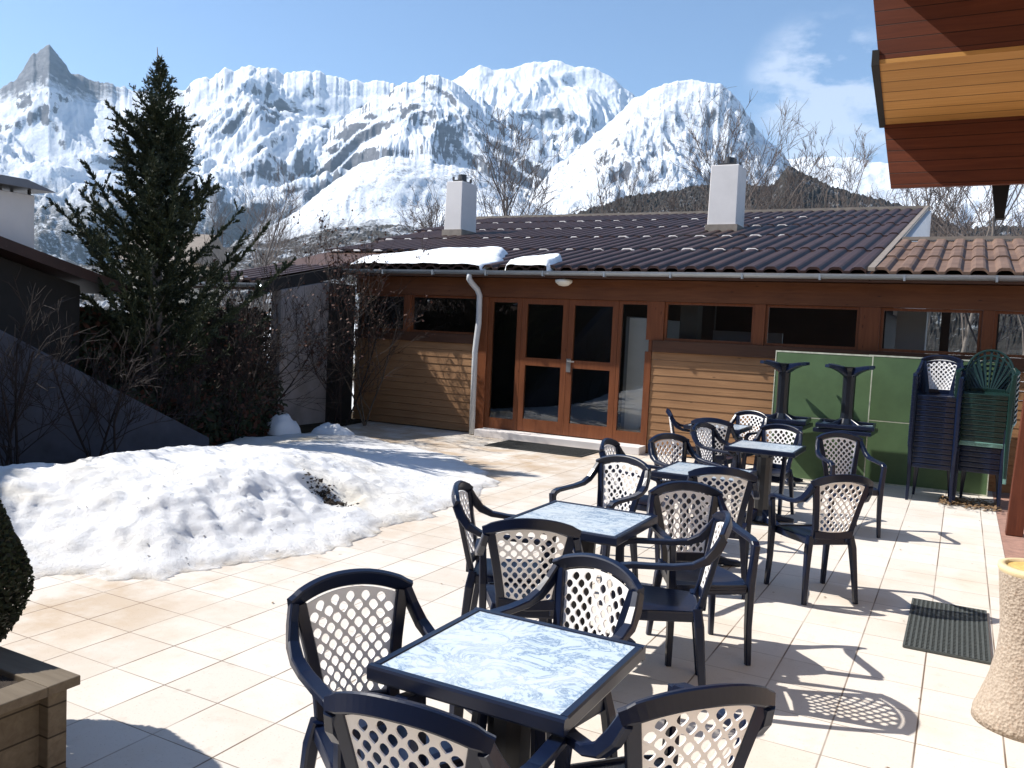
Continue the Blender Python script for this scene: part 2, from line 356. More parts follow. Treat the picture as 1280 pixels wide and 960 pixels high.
def forest_hill(name, prof, D0, D1, label, seed, nu=420, nv=60, snowy=.58, gain=1.0):
    t = NT(name+'_mat'); pos = t.wpos()
    c = t.ramp(t.noise(pos, .09, 6, .8), [(.3, (.018*gain, .017*gain, .015*gain)), (.55, (.055*gain, .050*gain, .046*gain)), (.75, (.14, .13, .13))])
    c = t.mix(t.ramp(t.noise(pos, .02, 6, .75), [(snowy, 0.0), (snowy+.1, .75)]), c, (.6, .63, .68))
    mat = t.finish(c, .95, t.bump(t.noise(pos, .3, 5, .8), 1.0, 3), .05)
    m = MB(); a0, a1 = prof[0][0], prof[-1][0]; rr = random.Random(seed)
    for i in range(nu):
        a = lerp(a0, a1, i/(nu-1)); ar = R(a); zr = EYE + D1*interp(prof, a)
        for j in range(nv):
            v = j/(nv-1)*1.2; D = lerp(D0, D1, v); z = -4 + (zr+4)*min(1, v)**1.1 - max(0, v-1)*80
            x, y = D*math.sin(ar), D*math.cos(ar)
            z += 3.0*noise.fractal(Vector((x/70, y/70, seed)), .8, 2.1, 4) + 4.0*rr.random()*min(1, v*4)
            m.v.append((x, y, z))
    for i in range(nu-1):
        for j in range(nv-1):
            q = i*nv+j; m.face(q, q+nv, q+nv+1, q+1)
    return tag(m.build(name, mat), label, 'wooded hill', kind='structure')
fr = [(-27,.10),(-25.28,.128),(-20.06,.1600),(-14.93,.1740),(-12.5,.1695),(-11.6,.172),(-10.78,.1932),(-8.55,.1752),(-6.63,.1618),(-5.22,.1537),(-2.52,.1400),(-0.67,.1226),(2,.125),(6,.12),(12,.10)]
forest_hill('wooded_hill', fr, 500, 1150, 'dark wooded hill rising behind the brown roof', 11)
fl = [(-75,.03),(-60,.035),(-54,.045),(-50,.06),(-46,.078),(-43,.088),(-40,.105),(-36,.112),(-32,.108),(-28,.10),(-24,.09),(-20,.07)]
forest_hill('wooded_valley_side', fl, 900, 1700, 'hazy wooded valley side below the snow hill', 12, snowy=.50, gain=1.7)

# ------------------------------------------------------------------ ground
m = MB()
k = 64
m.v.append((0, 0, -.03))
for r_ in (60, 400, 9000):
    for j in range(k): m.v.append((r_*math.cos(2*math.pi*j/k), r_*math.sin(2*math.pi*j/k), -.03 if r_ < 100 else -1.0 if r_ < 1000 else -12))
for j in range(k): m.face(0, 1+j, 1+(j+1) % k)
for q in range(2):
    for j in range(k): m.face(1+q*k+j, 1+(q+1)*k+j, 1+(q+1)*k+(j+1) % k, 1+q*k+(j+1) % k)
tag(m.build('ground', M['ground']), 'snowy open ground beyond the terrace', 'ground', kind='structure')
m = MB().quad((-9.3,-6,0),(.42,-6,0),(.42,11.7,0),(-9.3,11.7,0))
tag(m.build('terrace', M['paving']), 'cream square paving slabs of the terrace', 'terrace', kind='structure')
m = MB().box(.42, 6, -6, 11.7, -.02, -.004)
m.build('side_ground', M['brickedge']); tag(bpy.data.objects['side_ground'], 'reddish brick strip along the right edge of the paving', 'edging', kind='structure')
m = MB().quad((-14,-6,.004),(-7.0,-6,.004),(-7.0,8.3,.004),(-14,8.3,.004)); m.quad((-14,8.3,.004),(-8.3,8.3,.004),(-9.0,12.5,.004),(-14,12.5,.004))
tag(m.build('garden_bed', M['garden']), 'dark garden soil under the conifer and hedge', 'garden bed', kind='structure')

# snow heap
poly = [(-5.9,1.8),(-5.355,2.723),(-5.104,3.17),(-4.822,3.382),(-4.41,3.648),(-4.227,4.147),(-4.047,4.749),(-4.09,5.54),(-4.10,6.478),(-4.15,7.2),(-4.3,7.9),(-4.8,8.5),(-5.3,9.0),(-6.277,9.5),(-7.63,9.85),(-8.4,9.6),(-8.7,8.5),(-8.3,7.5),(-7.7,6.0),(-7.6,4.5),(-8.0,3.0),(-8.2,1.8)]
def sdist(x, y):
    d = 1e9; inside = False; n = len(poly)
    for i in range(n):
        x0, y0 = poly[i]; x1, y1 = poly[(i+1) % n]
        dx, dy = x1-x0, y1-y0; tt = max(0, min(1, ((x-x0)*dx+(y-y0)*dy)/(dx*dx+dy*dy)))
        d = min(d, math.hypot(x-x0-tt*dx, y-y0-tt*dy))
        if (y0 > y) != (y1 > y) and x < (x1-x0)*(y-y0)/(y1-y0)+x0: inside = not inside
    return d if inside else -d
def snow_h(x, y):
    d = sdist(x, y) + .13*noise.fractal(Vector((x*2.2, y*2.2, 0)), .8, 2.1, 4)
    if d <= -.02: return -.05
    hh = lerp(.41, .055, sm((y-5.4)/3.2))
    edge = lerp(1.3, 1.9, sm((y-5)/3))
    h = hh*sm(d/edge+.03) + .03*sm(d/.12)
    k = sm(d/.6)
    h += k*(.055*noise.fractal(Vector((x*1.7, y*1.7, 4)), .8, 2.1, 4) + .022*noise.fractal(Vector((x*6, y*6, 9)), .8, 2.1, 4))*lerp(1, .2, sm((y-5.2)/3))
    c = noise.cell(Vector((x*5+noise.noise(Vector((x*3,y*3,1))), y*5+noise.noise(Vector((x*3,y*3,5))), 0)))
    h -= k*.018*max(0, c)*sm((6.5-y)/2)
    q = math.hypot(x+4.78, (y-5.69)*.8)
    h -= .14*math.exp(-(q/.17)**2)
    return max(h, -.05) + .002
m = MB(); nx, ny = 230, 330
for i in range(nx):
    for j in range(ny):
        x = lerp(-8.9, -3.6, i/(nx-1)); y = lerp(1.6, 10.1, j/(ny-1)); m.v.append((x, y, snow_h(x, y)))
for i in range(nx-1):
    for j in range(ny-1):
        q = i*ny+j
        if max(m.v[q][2], m.v[q+ny][2], m.v[q+1][2], m.v[q+ny+1][2]) > -.03: m.face(q, q+ny, q+ny+1, q+1)
tag(m.build('snow_heap', M['snow'], smooth=True), 'melting heap of dirty white snow spread over the paving', 'snow heap', kind='stuff')
def lump(name, cx, cy, rx, ry, h, label, seed, z=0):
    m = MB(); nr, na = 12, 28
    for i in range(nr+1):
        for j in range(na):
            r = 1-i/nr; a = 2*math.pi*j/na; x, y = rx*r*math.cos(a), ry*r*math.sin(a)
            nn = noise.fractal(Vector((x*6+seed, y*6, 0)), .8, 2, 3)
            w = 1+.25*noise.noise(Vector((math.cos(a)*1.5, math.sin(a)*1.5, seed)))
            m.v.append((cx+x*w, cy+y*w, z+h*math.sqrt(max(0, 1-r*r))*(1+.35*nn)-.01))
    for i in range(nr):
        for j in range(na):
            a = i*na+j; b = i*na+(j+1) % na; m.face(a, b, b+na, a+na)
    return tag(m.build(name, M['snow_clean'], smooth=True), label, 'snow', kind='stuff')
lump('snow_clump', -8.75, 9.35, .28, .25, .26, 'rounded snow clump beside the foot of the pale pillar wall', 3)
lump('snow_clump', -8.15, 9.75, .42, .2, .16, 'crumbly snow remains in front of the pale pillar wall', 8)

m = MB(); rr = random.Random(77)
for i in range(260):
    x = -4.78+rr.gauss(0, .10); y = 5.69+rr.gauss(0, .055); z = snow_h(x, y)+.004+rr.random()*.02; s_ = rr.uniform(.008, .024)
    d = Vector((rr.gauss(0,1), rr.gauss(0,1), rr.gauss(0,.5))).normalized(); e_ = d.orthogonal().normalized()*s_*.6; d *= s_; p = Vector((x, y, z))
    m.quad(p-d, p-e_, p+d, p+e_)
for i in range(150):
    x = rr.uniform(-5.6, -4.1); y = rr.uniform(3.2, 7.5); h_ = snow_h(x, y)
    if h_ < 0: continue
    s_ = rr.uniform(.004, .013); a = rr.uniform(0, 6.3); p = Vector((x, y, h_+.006)); d = Vector((math.cos(a), math.sin(a), 0))*s_; e_ = Vector((-math.sin(a), math.cos(a), 0))*s_*.6
    m.quad(p-d, p-e_, p+d, p+e_)
tag(m.build('garden_debris', M['soil']), 'dark clump of dead leaves and grit in a hollow of the snow', 'debris', kind='stuff')

# ------------------------------------------------------------------ chairs
def lattice(hw0, hw1, z0, z1, curve, lean0, lean1, cols=6, rows=13, th=.006):
    """perforated scale-pattern panel; maps (u in -1..1, v in 0..1) onto the leaning trapezoid"""
    m = MB()
    def P(u, v, off):
        hw = lerp(hw0, hw1, v); x = u*hw; z = lerp(z0, z1, v) + (.035*(1-u*u))*v*v
        y = lerp(lean0, lean1, v) - curve*(1-u*u) + off
        return (x, y, z)
    du = 2/cols; dv = 1/rows; K = 16
    def flat(pts):
        n = len(m.v); q = len(pts); m.v += [P(*p, th/2) for p in pts]+[P(*p, -th/2) for p in pts]
        m.face(*[n+i for i in range(q)]); m.face(*[n+q+i for i in reversed(range(q))])
    for r_ in range(rows+1):
        cv = r_*dv
        for c in range(cols+1):
            cu = -1 + c*du + (du/2 if r_ % 2 else 0)
            if cu > 1.001: continue
            D4 = [(cu+du/2, cv), (cu, cv+dv), (cu-du/2, cv), (cu, cv-dv)]
            if abs(cu) > .999 or r_ in (0, rows):
                pts = [(max(-1, min(1, a)), max(0, min(1, b))) for a, b in D4]; o_ = []
                for p in pts:
                    if not o_ or p != o_[-1]: o_.append(p)
                if o_[0] == o_[-1]: o_.pop()
                if len(o_) > 2: flat(o_)
                continue
            outer = []; inner = []
            for k_ in range(K):
                an = 2*math.pi*k_/K; c_, s_ = math.cos(an), math.sin(an); q = abs(c_)+abs(s_)
                dx, dy = c_/q, s_/q; outer.append((cu+dx*du/2, cv+dy*dv))
                f = .715; rd = .85 if s_ >= 0 else .35
                ix = lerp(dx, c_*.80, rd); iy = lerp(dy, s_*.80, rd)
                inner.append((cu+ix*du/2*f, cv+iy*dv*f+dv*.02))
            n = len(m.v)
            m.v += [P(*q, th/2) for q in outer]+[P(*q, th/2) for q in inner]+[P(*q, -th/2) for q in outer]+[P(*q, -th/2) for q in inner]
            for i in range(K):
                j = (i+1) % K
                m.face(n+i, n+j, n+K+j, n+K+i); m.face(n+2*K+j, n+2*K+i, n+3*K+i, n+3*K+j); m.face(n+K+i, n+K+j, n+3*K+j, n+3*K+i)
    return m

def seat_mesh(w0, w1, y0, y1, z):
    m = MB(); nx, ny = 12, 12
    def hw(y): t_ = (y-y0)/(y1-y0); return lerp(w0, w1, sm(t_*1.3))
    for s_, dz in ((0, 0), (1, -.014)):
        n = len(m.v)
        for i in range(nx+1):
            for j in range(ny+1):
                u = -1+2*i/nx; tv = j/ny; y = lerp(y0, y1, tv) + (.02*(1-u*u) if tv > .5 else 0)*(tv-.5)*2
                zz = z - .018*(1-u*u)*math.sin(math.pi*tv) - .02*max(0, tv-.82)/.18 + dz
                m.v.append((u*hw(lerp(y0, y1, tv)), y, zz))
        for i in range(nx):
            for j in range(ny):
                q = n+i*(ny+1)+j
                if s_ == 0: m.face(q, q+ny+1, q+ny+2, q+1)
                else: m.face(q, q+1, q+ny+2, q+ny+1)
    # apron strips
    for s_ in (-1, 1):
        m.bar([(s_*(w0-.004), y0, z-.026), (s_*(w1-.012), lerp(y0, y1, .6), z-.028), (s_*(w1-.012), y1-.02, z-.032)], (.012, .048), (1, 0, 0))
    m.bar([(-w1+.01, y1-.008, z-.035), (-w1*.5, y1+.008, z-.032), (w1*.5, y1+.008, z-.032), (w1-.01, y1-.008, z-.035)], (.012, .05), (0, 1, 0))
    m.bar([(-w0, y0+.004, z-.026), (w0, y0+.004, z-.026)], (.012, .045), (0, 1, 0))
    return m

def make_chair():
    root = empty('garden_chair')
    seat_mesh(.175, .225, -.20, .22, .43).build('seat', M['navy'], root, smooth=False)
    m = MB()
    def top(u): return (u*.232, -.300 - .030*(1-u*u) + .012*u*u, .800 + .045*(1-abs(u)**2.2))
    for s_ in (-1, 1):      # stiles
        m.bar([(s_*.140, -.195, .40), (s_*.145, -.222, .50), (s_*.171, -.255, .64), (s_*.205, -.288, .79)], [(.05, .03), (.046, .028), (.044, .026), (.046, .026)], (1, 0, 0))
    us = frange(-1.04, 1.04, 23)
    m.bar([top(u) for u in us], [(.050 if abs(u) < .9 else .042, .030) for u in us], (0, .25, 1))
    m.bar([(-.15, -.222, .455), (0, -.238, .452), (.15, -.222, .455)], (.05, .024), (0, 0, 1))
    m.build('back_frame', M['navy'], root)
    lattice(.118, .190, .472, .782, .022, -.222, -.291).build('back_panel', M['white_plastic'], root)
    for s_ in (-1, 1):
        m = MB()
        m.bar([(s_*.226, -.290, .790), (s_*.240, -.262, .740), (s_*.254, -.215, .690), (s_*.262, -.15, .662), (s_*.266, -.06, .652), (s_*.267, .05, .648), (s_*.266, .14, .645), (s_*.262, .19, .635), (s_*.258, .218, .605)],
              [(.034, .045), (.036, .05), (.042, .042), (.046, .030), (.05, .024), (.052, .022), (.05, .024), (.048, .03), (.044, .04)], (1, 0, 0))
        m.build('armrest', M['navy'], root)
        m = MB()
        m.bar([(s_*.258, .215, .632), (s_*.252, .212, .55), (s_*.244, .205, .42), (s_*.240, .215, .2), (s_*.245, .232, 0)], [(.042, .046), (.040, .048), (.046, .052), (.038, .042), (.032, .034)], (1, 0, 0))
        m.build('leg', M['navy'], root)
        m = MB()
        m.bar([(s_*.162, -.192, .44), (s_*.180, -.205, .36), (s_*.195, -.222, .2), (s_*.21, -.245, 0)], [(.046, .044), (.048, .05), (.038, .042), (.030, .034)], (1, 0, 0))
        m.build('leg', M['navy'], root)
    for c_ in root.children:
        for v_ in c_.data.vertices: v_.co.x *= .88; v_.co.y *= .93
    return root
bpy.context.view_layer.update()
CH = make_chair(); ch_used = [False]
def put_chair(x, y, face, label, group, z=0.0, src=None):
    if src is None and not ch_used[0]: o = CH; ch_used[0] = True
    else: o = copy_tree(src or CH)
    o.location = (x, y, z); o.rotation_euler = (0, 0, R(face-90))
    return tag(o, label, 'chair', group)
G1 = 'navy chairs around the terrace tables'
def at_back(bx, by, face, z=0):   # position from the top of the back
    return bx + .305*math.cos(R(face)), by + .305*math.sin(R(face))
CHAIRS = [
 # back-top x, y, facing, label
 (-1.753, 2.205, -28, 'navy armchair with white lattice back at the left side of the nearest table'),
 (-1.045, 1.505, 95, 'navy armchair cut by the bottom edge, its back to the viewer, at the nearest table'),
 (-0.479, 1.974, 138, 'navy armchair cut by the bottom edge at the right corner of the nearest table'),
 (-1.12, 2.9, -110, 'navy armchair with sunlit white back behind the nearest table'),
 (-2.32, 3.8, 22, 'navy armchair seen from the side left of the second table'),
 (-1.617, 3.295, 118, 'navy armchair with its back to the viewer in front of the second table'),
 (-0.93, 4, 199, 'navy armchair seen edge on at the right side of the second table'),
 (-1.36, 4.72, -54, 'navy armchair facing the viewer behind the right corner of the second table'),
 (-1.975, 5.43, -103, 'navy armchair with white lattice back behind the left corner of the second table'),
 (-2.424, 6.175, 4, 'narrow-looking navy armchair at the far left of the third table'),
 (-1.31, 5.42, 106, 'navy armchair with its back to the viewer in front of the third table'),
 (-2.175, 6.935, -32, 'navy armchair behind the left corner of the third table'),
 (-2.21, 8.12, -14, 'navy armchair at the left side of the fourth table'),
 (-2.24, 8.65, 94, 'navy armchair with its back to the viewer in front of the farthest table'),
 (-2.92, 9.3, 20, 'navy armchair seen from the side left of the farthest table against the timber wall'),
 (-2.12, 10.04, -108, 'navy armchair with bright white back behind the farthest table'),
 (-1.54, 8.69, -100, 'navy armchair with white lattice back behind the fourth table'),
 (-0.981, 8.42, -62, 'navy armchair with white lattice back directly in front of the two green boards'),
 (-0.603, 5.72, 129, 'navy armchair with blue sunlit seat standing alone at the right'),
]
for bx, by, fc, lb in CHAIRS:
    x, y = at_back(bx, by, fc); put_chair(x, y, fc, lb, G1)

# ------------------------------------------------------------------ tables
def make_table():
    root = empty('bistro_table'); h = .72; w = .31
    m = MB()
    for s_ in (-1, 1):
        m.bar([(-w, s_*(w-.014), h-.022), (w, s_*(w-.014), h-.022)], (.028, .046), (0, 1, 0))
        m.bar([(s_*(w-.014), -w+.027, h-.0221), (s_*(w-.014), w-.027, h-.0221)], (.028, .046), (1, 0, 0))
    for k_ in range(4):       # ribs under the top
        a = math.pi/4+k_*math.pi/2; c, s_ = math.cos(a), math.sin(a)
        m.bar([(c*.05, s_*.05, h-.06), (c*.20, s_*.20, h-.028), (c*.38, s_*.38, h-.022)], [(.03, .09), (.025, .04), (.02, .02)], (-s_, c, 0))
    m.build('top_frame', M['navy'], root)
    MB().box(-w+.025, w-.025, -w+.025, w-.025, h-.02, h-.003).build('tabletop', M['marble'], root)
    m = MB(); prof = [(.115, .0),(.10, .035),(.078, .075),(.072, .13),(.070, .3),(.070, .55),(.076, .62),(.10, .675),(.13, .698)]
    prof[0] = (.12, .025)
    m.lathe(prof, k=10); m.build('pedestal', M['column'], root)
    for k_ in range(4):
        a = math.pi/4+k_*math.pi/2; c, s_ = math.cos(a), math.sin(a)
        m = MB(); m.bar([(c*.05, s_*.05, .085), (c*.14, s_*.14, .055), (c*.24, s_*.24, .030), (c*.33, s_*.33, .018)], [(.07, .11), (.065, .07), (.06, .045), (.07, .034)], (-s_, c, 0))
        m.build('foot', M['navy'], root)
    return root
bpy.context.view_layer.update()
TB = make_table(); G2 = 'navy bistro tables with marbled tops on the terrace'
TABLES = [(-1.128, 2.215, 0, 'nearest navy table with blue marbled top and thick dark rim'),
          (-1.71, 4.09, 0, 'second navy table with blue marbled top, behind the nearest one'),
          (-1.61, 6.12, 0, 'third navy table with white top half hidden behind chair backs'),
          (-1.55, 7.98, 0, 'fourth navy table showing its whole dark pedestal'),
          (-2.36, 9.42, 0, 'farthest navy table by the timber wall')]
for i, (x, y, a, lb) in enumerate(TABLES):
    o = TB if i == 0 else copy_tree(TB); o.location = (x, y, 0); o.rotation_euler = (0, 0, R(a)); tag(o, lb, 'table', G2)
G3 = 'tables stacked top to top against the green boards'
for x, y, flip, lb in [(-1.87, 10.45, 0, 'lower upright table of the left stacked pair by the green boards'),
                       (-1.87, 10.45, 1, 'upturned navy table standing top down with feet in the air, left one'),
                       (-1.14, 10.45, 0, 'lower upright table of the right stacked pair by the green boards'),
                       (-1.14, 10.45, 1, 'upturned navy table standing top down with feet in the air, right one')]:
    o = copy_tree(TB); o.location = (x, y, 1.455 if flip else 0); o.rotation_euler = (math.pi if flip else 0, 0, R(3 if flip else -2)); tag(o, lb, 'table', G3)

# ------------------------------------------------------------------ chair stacks
ORD = ['lowest','second','third','fourth','fifth','sixth','seventh','eighth','ninth','tenth','eleventh','twelfth','thirteenth','fourteenth','fifteenth','sixteenth']
for k_ in range(14):
    nm = 'topmost navy chair with white lattice back on the tall navy stack' if k_ == 13 else '%s navy chair from the ground in the stack with a white lattice back on top' % ORD[k_]
    put_chair(-.22, 10.50 + .006*k_, -92, nm, 'navy chairs in the tall stack', z=.0575*k_)
def make_fan_chair(mat, name='garden_chair'):
    root = empty(name)
    seat_mesh(.19, .225, -.20, .22, .43).build('seat', mat, root)
    m = MB(); N = 9
    def rim(a): return (.235*math.sin(a), -.20-.13*(.35+.65*math.cos(a)), .62+.27*math.cos(a))
    an = frange(-1.9, 1.9, 21); m.bar([rim(a) for a in an], (.04, .022), (0, 1, .2))
    m.bar([(-.17, -.2, .44), (0, -.215, .445), (.17, -.2, .44)], (.05, .02), (0, 0, 1))
    for s_ in (-1, 1): m.bar([rim(1.9*s_), (s_*.19, -.20, .44)], (.04, .024), (1, 0, 0))
    m.build('back_frame', mat, root)
    for a in frange(-1.25, 1.25, N):
        m = MB(); q = rim(a); m.bar([(.07*a/1.25, -.21, .45), (lerp(.07*a/1.25, q[0], .5), lerp(-.21, q[1], .5)-.008, lerp(.45, q[2], .5)), q], [(.014, .01), (.022, .01), (.026, .01)], (1, 0, 0)); m.build('back_slat', mat, root)
    for s_ in (-1, 1):
        m = MB(); m.bar([(s_*.235, -.27, .70), (s_*.268, -.2, .67), (s_*.28, -.05, .655), (s_*.28, .12, .65), (s_*.268, .205, .62)], [(.03, .03), (.045, .024), (.05, .02), (.05, .02), (.045, .035)], (1, 0, 0)); m.build('armrest', mat, root)
        m = MB(); m.bar([(s_*.268, .205, .64), (s_*.245, .205, .42), (s_*.25, .232, 0)], [(.042, .046), (.046, .05), (.032, .034)], (1, 0, 0)); m.build('leg', mat, root)
        m = MB(); m.bar([(s_*.18, -.19, .44), (s_*.2, -.21, .3), (s_*.22, -.25, 0)], [(.046, .044), (.044, .046), (.030, .034)], (1, 0, 0)); m.build('leg', mat, root)
    return root
FG = make_fan_chair(M['green_plastic']); FP = make_fan_chair(M['pale_green_plastic'])
bpy.context.view_layer.update()
gn = 0
for k_ in range(15):
    z = .0575*k_
    if k_ < 5: put_chair(.25, 10.58, -95, '%s navy chair from the ground under the green fan-backed chairs' % ORD[k_], 'navy chairs under the green stack', z=z)
    else:
        if k_ == 5: o = FP; lb = 'pale green plastic chair whose light seat edge shows midway up the green stack'
        else:
            o = FG if k_ == 6 else copy_tree(FG)
            lb = 'topmost dark green plastic chair with open fan-shaped back' if k_ == 14 else '%s dark green fan-backed chair above the pale green one' % ORD[k_-6]
        o.location = (.25, 10.58, z); o.rotation_euler = (0, 0, R(-95-90)); tag(o, lb, 'chair', 'green chairs in the right stack')

# ------------------------------------------------------------------ green boards
def board(x0, x1, yb, lb):
    root = empty('green_board', ((x0+x1)/2, yb, 0), label=lb, cat='board', group='green boards leaning on the timber wall')
    w = (x1-x0)/2; tilt = .02; L = 1.575
    def seg(z0, z1, y0, y1, xa, xb): return MB().box(xa, xb, y0, y1, z0, z1)
    for o in (seg(.02, L*.485, -.012, .012, -w+.012, w-.012).build('lower_panel', M['green_board'], root),
              seg(L*.495, L-.02, -.012, .012, -w+.012, w-.012).build('upper_panel', M['green_board'], root)):
        o.rotation_euler = (-tilt, 0, 0)
    m = MB().box(-w, w, -.015, .015, L-.018, L); m.box(-w, w, -.015, .015, 0, .018); m.box(-w, -w+.011, -.0155, .0155, .019, L-.019); m.box(w-.011, w, -.0155, .0155, .019, L-.019); m.box(-w+.012, w-.012, -.010, .010, L*.486, L*.494)
    m.build('edge_trim', M['board_edge'], root).rotation_euler = (-tilt, 0, 0)
board(-2.06, -.935, 10.82, 'green painted board standing behind the upturned tables')
board(-1.02, .36, 11.22, 'green painted board standing behind the stacked chairs')

# ------------------------------------------------------------------ main building
B = empty('timber_building', (-4, 11.6, 0), label='low timber-clad building with a ribbed maroon roof and two white chimneys', cat='building')
off = Vector((4, -11.6, 0))
def part(m, name, mat, parent=None, **k):
    o = m.build(name, mat, parent or B, **k)
    if parent is None: o.location = off
    return o
FY = 11.55
def cladding(x0, x1, z0, z1, name='cladding_panel'):
    m = MB(); n = max(1, round((z1-z0)/.115)); h = (z1-z0)/n; rr = random.Random(int(x0*100))
    for i in range(n):
        za, zb = z0+i*h, z0+(i+1)*h; j = rr.uniform(-.003, .003)
        m.hexa([(x0, FY-.015+j*.5, za), (x1, FY-.015+j*.5, za), (x1, FY+.03, za), (x0, FY+.03, za), (x0, FY-.008+j*.5, zb-.004), (x1, FY-.008+j*.5, zb-.004), (x1, FY+.03, zb-.004), (x0, FY+.03, zb-.004)])
    return part(m, name, M['clad'])
cladding(-9.2, -6.80, .02, 1.42); cladding(-3.90, .9, .02, 1.46)
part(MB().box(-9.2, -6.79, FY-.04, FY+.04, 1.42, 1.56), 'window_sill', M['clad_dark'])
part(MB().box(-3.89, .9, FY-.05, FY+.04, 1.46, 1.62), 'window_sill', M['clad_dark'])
part(MB().box(-9.2, .9, FY-.035, FY+.05, 2.17, 2.46), 'fascia_beam', M['beam'])
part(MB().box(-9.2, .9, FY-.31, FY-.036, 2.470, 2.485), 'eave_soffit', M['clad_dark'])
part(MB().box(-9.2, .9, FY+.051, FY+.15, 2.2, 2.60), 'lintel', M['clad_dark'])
for x0, x1 in ((-6.80, -6.60), (-4.0, -3.75), (-2.50, -2.36), (-1.19, -.95), (.17, .29), (-8.2,-8.08)):
    zb = 0 if x0 in (-6.80,) else 1.62
    if x0 == -4.0: zb = 1.62
    if x0 == -8.2: zb = 1.56
    part(MB().box(x0, x1, FY-.028, FY+.06, zb, 2.168), 'post', M['frame_wood'], bevel=.004)
part(MB().box(-4.0, -3.905, FY-.026, FY+.06, 0, 1.455), 'post', M['frame_wood'])
# windows of the strip
def window(x0, x1, z0, z1):
    m = MB(); t_ = .035
    m.box(x0, x1, FY+.01, FY+.05, z1-t_, z1); m.box(x0, x1, FY+.01, FY+.05, z0, z0+t_); m.box(x0, x0+t_, FY+.011, FY+.049, z0+t_, z1-t_); m.box(x1-t_, x1, FY+.011, FY+.049, z0+t_, z1-t_)
    w = part(m, 'window', M['frame_wood'])
    MB().quad((x0+t_, FY+.03, z0+t_), (x1-t_, FY+.03, z0+t_), (x1-t_, FY+.03, z1-t_), (x0+t_, FY+.03, z1-t_)).build('pane', M['glass'], w)
for x0, x1 in ((-3.748, -2.502), (-2.358, -1.192), (-.948, .168), (.292, .9), (-9.1, -8.202), (-8.078, -6.802)):
    window(x0, x1, 1.622 if x0 > -5 else 1.562, 2.166)
# entrance: side panes and double door
DY = FY+.03
part(MB().box(-6.598, -3.91, FY-.30, FY+.2, 0.0, .11), 'threshold', M['white_wall'], bevel=.008)
def leaf(name, x0, x1, z0, z1, mid, st, bot):
    m = MB(); d0, d1 = DY-.03, DY+.02
    m.box(x0, x0+st, d0, d1, z0, z1); m.box(x1-st, x1, d0, d1, z0, z1); m.box(x0+st, x1-st, d0+.002, d1-.002, z1-st, z1); m.box(x0+st, x1-st, d0+.002, d1-.002, z0, z0+bot)
    if mid: m.box(x0+st, x1-st, d0+.002, d1-.002, mid-.06, mid+.06)
    o = part(m, name, M['frame_wood'])
    for a, b in ((z0+bot, (mid-.06) if mid else z1-st),) + (((mid+.06, z1-st),) if mid else ()):
        MB().quad((x0+st, DY-.005, a), (x1-st, DY-.005, a), (x1-st, DY-.005, b), (x0+st, DY-.005, b)).build('pane', M['glass'], o)
    return o
leaf('side_light', -6.598, -6.02, .112, 2.166, None, .075, .17)
d1_ = leaf('door', -6.015, -5.232, .125, 2.166, 1.20, .09, .19)
d2_ = leaf('door', -5.228, -4.44, .125, 2.166, 1.20, .09, .19)
leaf('side_light', -4.435, -3.912+.0, .112, 2.166, None, .05, .17)
m = MB(); m.box(-5.225, -5.155, DY-.042, DY-.031, 1.08, 1.28); m.bar([(-5.19, DY-.045, 1.24), (-5.19, DY-.085, 1.24), (-5.08, DY-.085, 1.24)], (.02, .02), (0, 0, 1)); m.build('handle', M['metal'], d2_)
# interior
m = MB()
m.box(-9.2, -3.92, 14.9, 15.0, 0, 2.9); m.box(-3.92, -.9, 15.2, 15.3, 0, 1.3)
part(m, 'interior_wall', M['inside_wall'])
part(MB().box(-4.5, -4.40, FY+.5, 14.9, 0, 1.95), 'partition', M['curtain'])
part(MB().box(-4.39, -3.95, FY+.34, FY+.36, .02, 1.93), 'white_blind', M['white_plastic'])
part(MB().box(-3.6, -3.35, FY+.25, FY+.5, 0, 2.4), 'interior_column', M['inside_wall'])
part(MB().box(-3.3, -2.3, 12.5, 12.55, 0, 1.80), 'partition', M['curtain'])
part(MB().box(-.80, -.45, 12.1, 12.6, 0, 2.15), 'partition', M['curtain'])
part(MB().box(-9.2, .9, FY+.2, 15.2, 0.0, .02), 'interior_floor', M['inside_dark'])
part(MB().box(-9.2, -9.1, FY+.05, 15, 0, 2.6), 'end_wall', M['dark_wall'])
m = MB(); m.box(-.35, -.22, 15.05, 15.2, 0, 3.2); m.box(-.9, .9, 15.05, 15.2, 0, .9); m.box(.35, .45, 15.05, 15.2, .9, 3.2); m.box(-.9, 2.6, 15.04, 15.19, 2.75, 3.2)
part(m, 'rear_frame', M['dark_wall'])
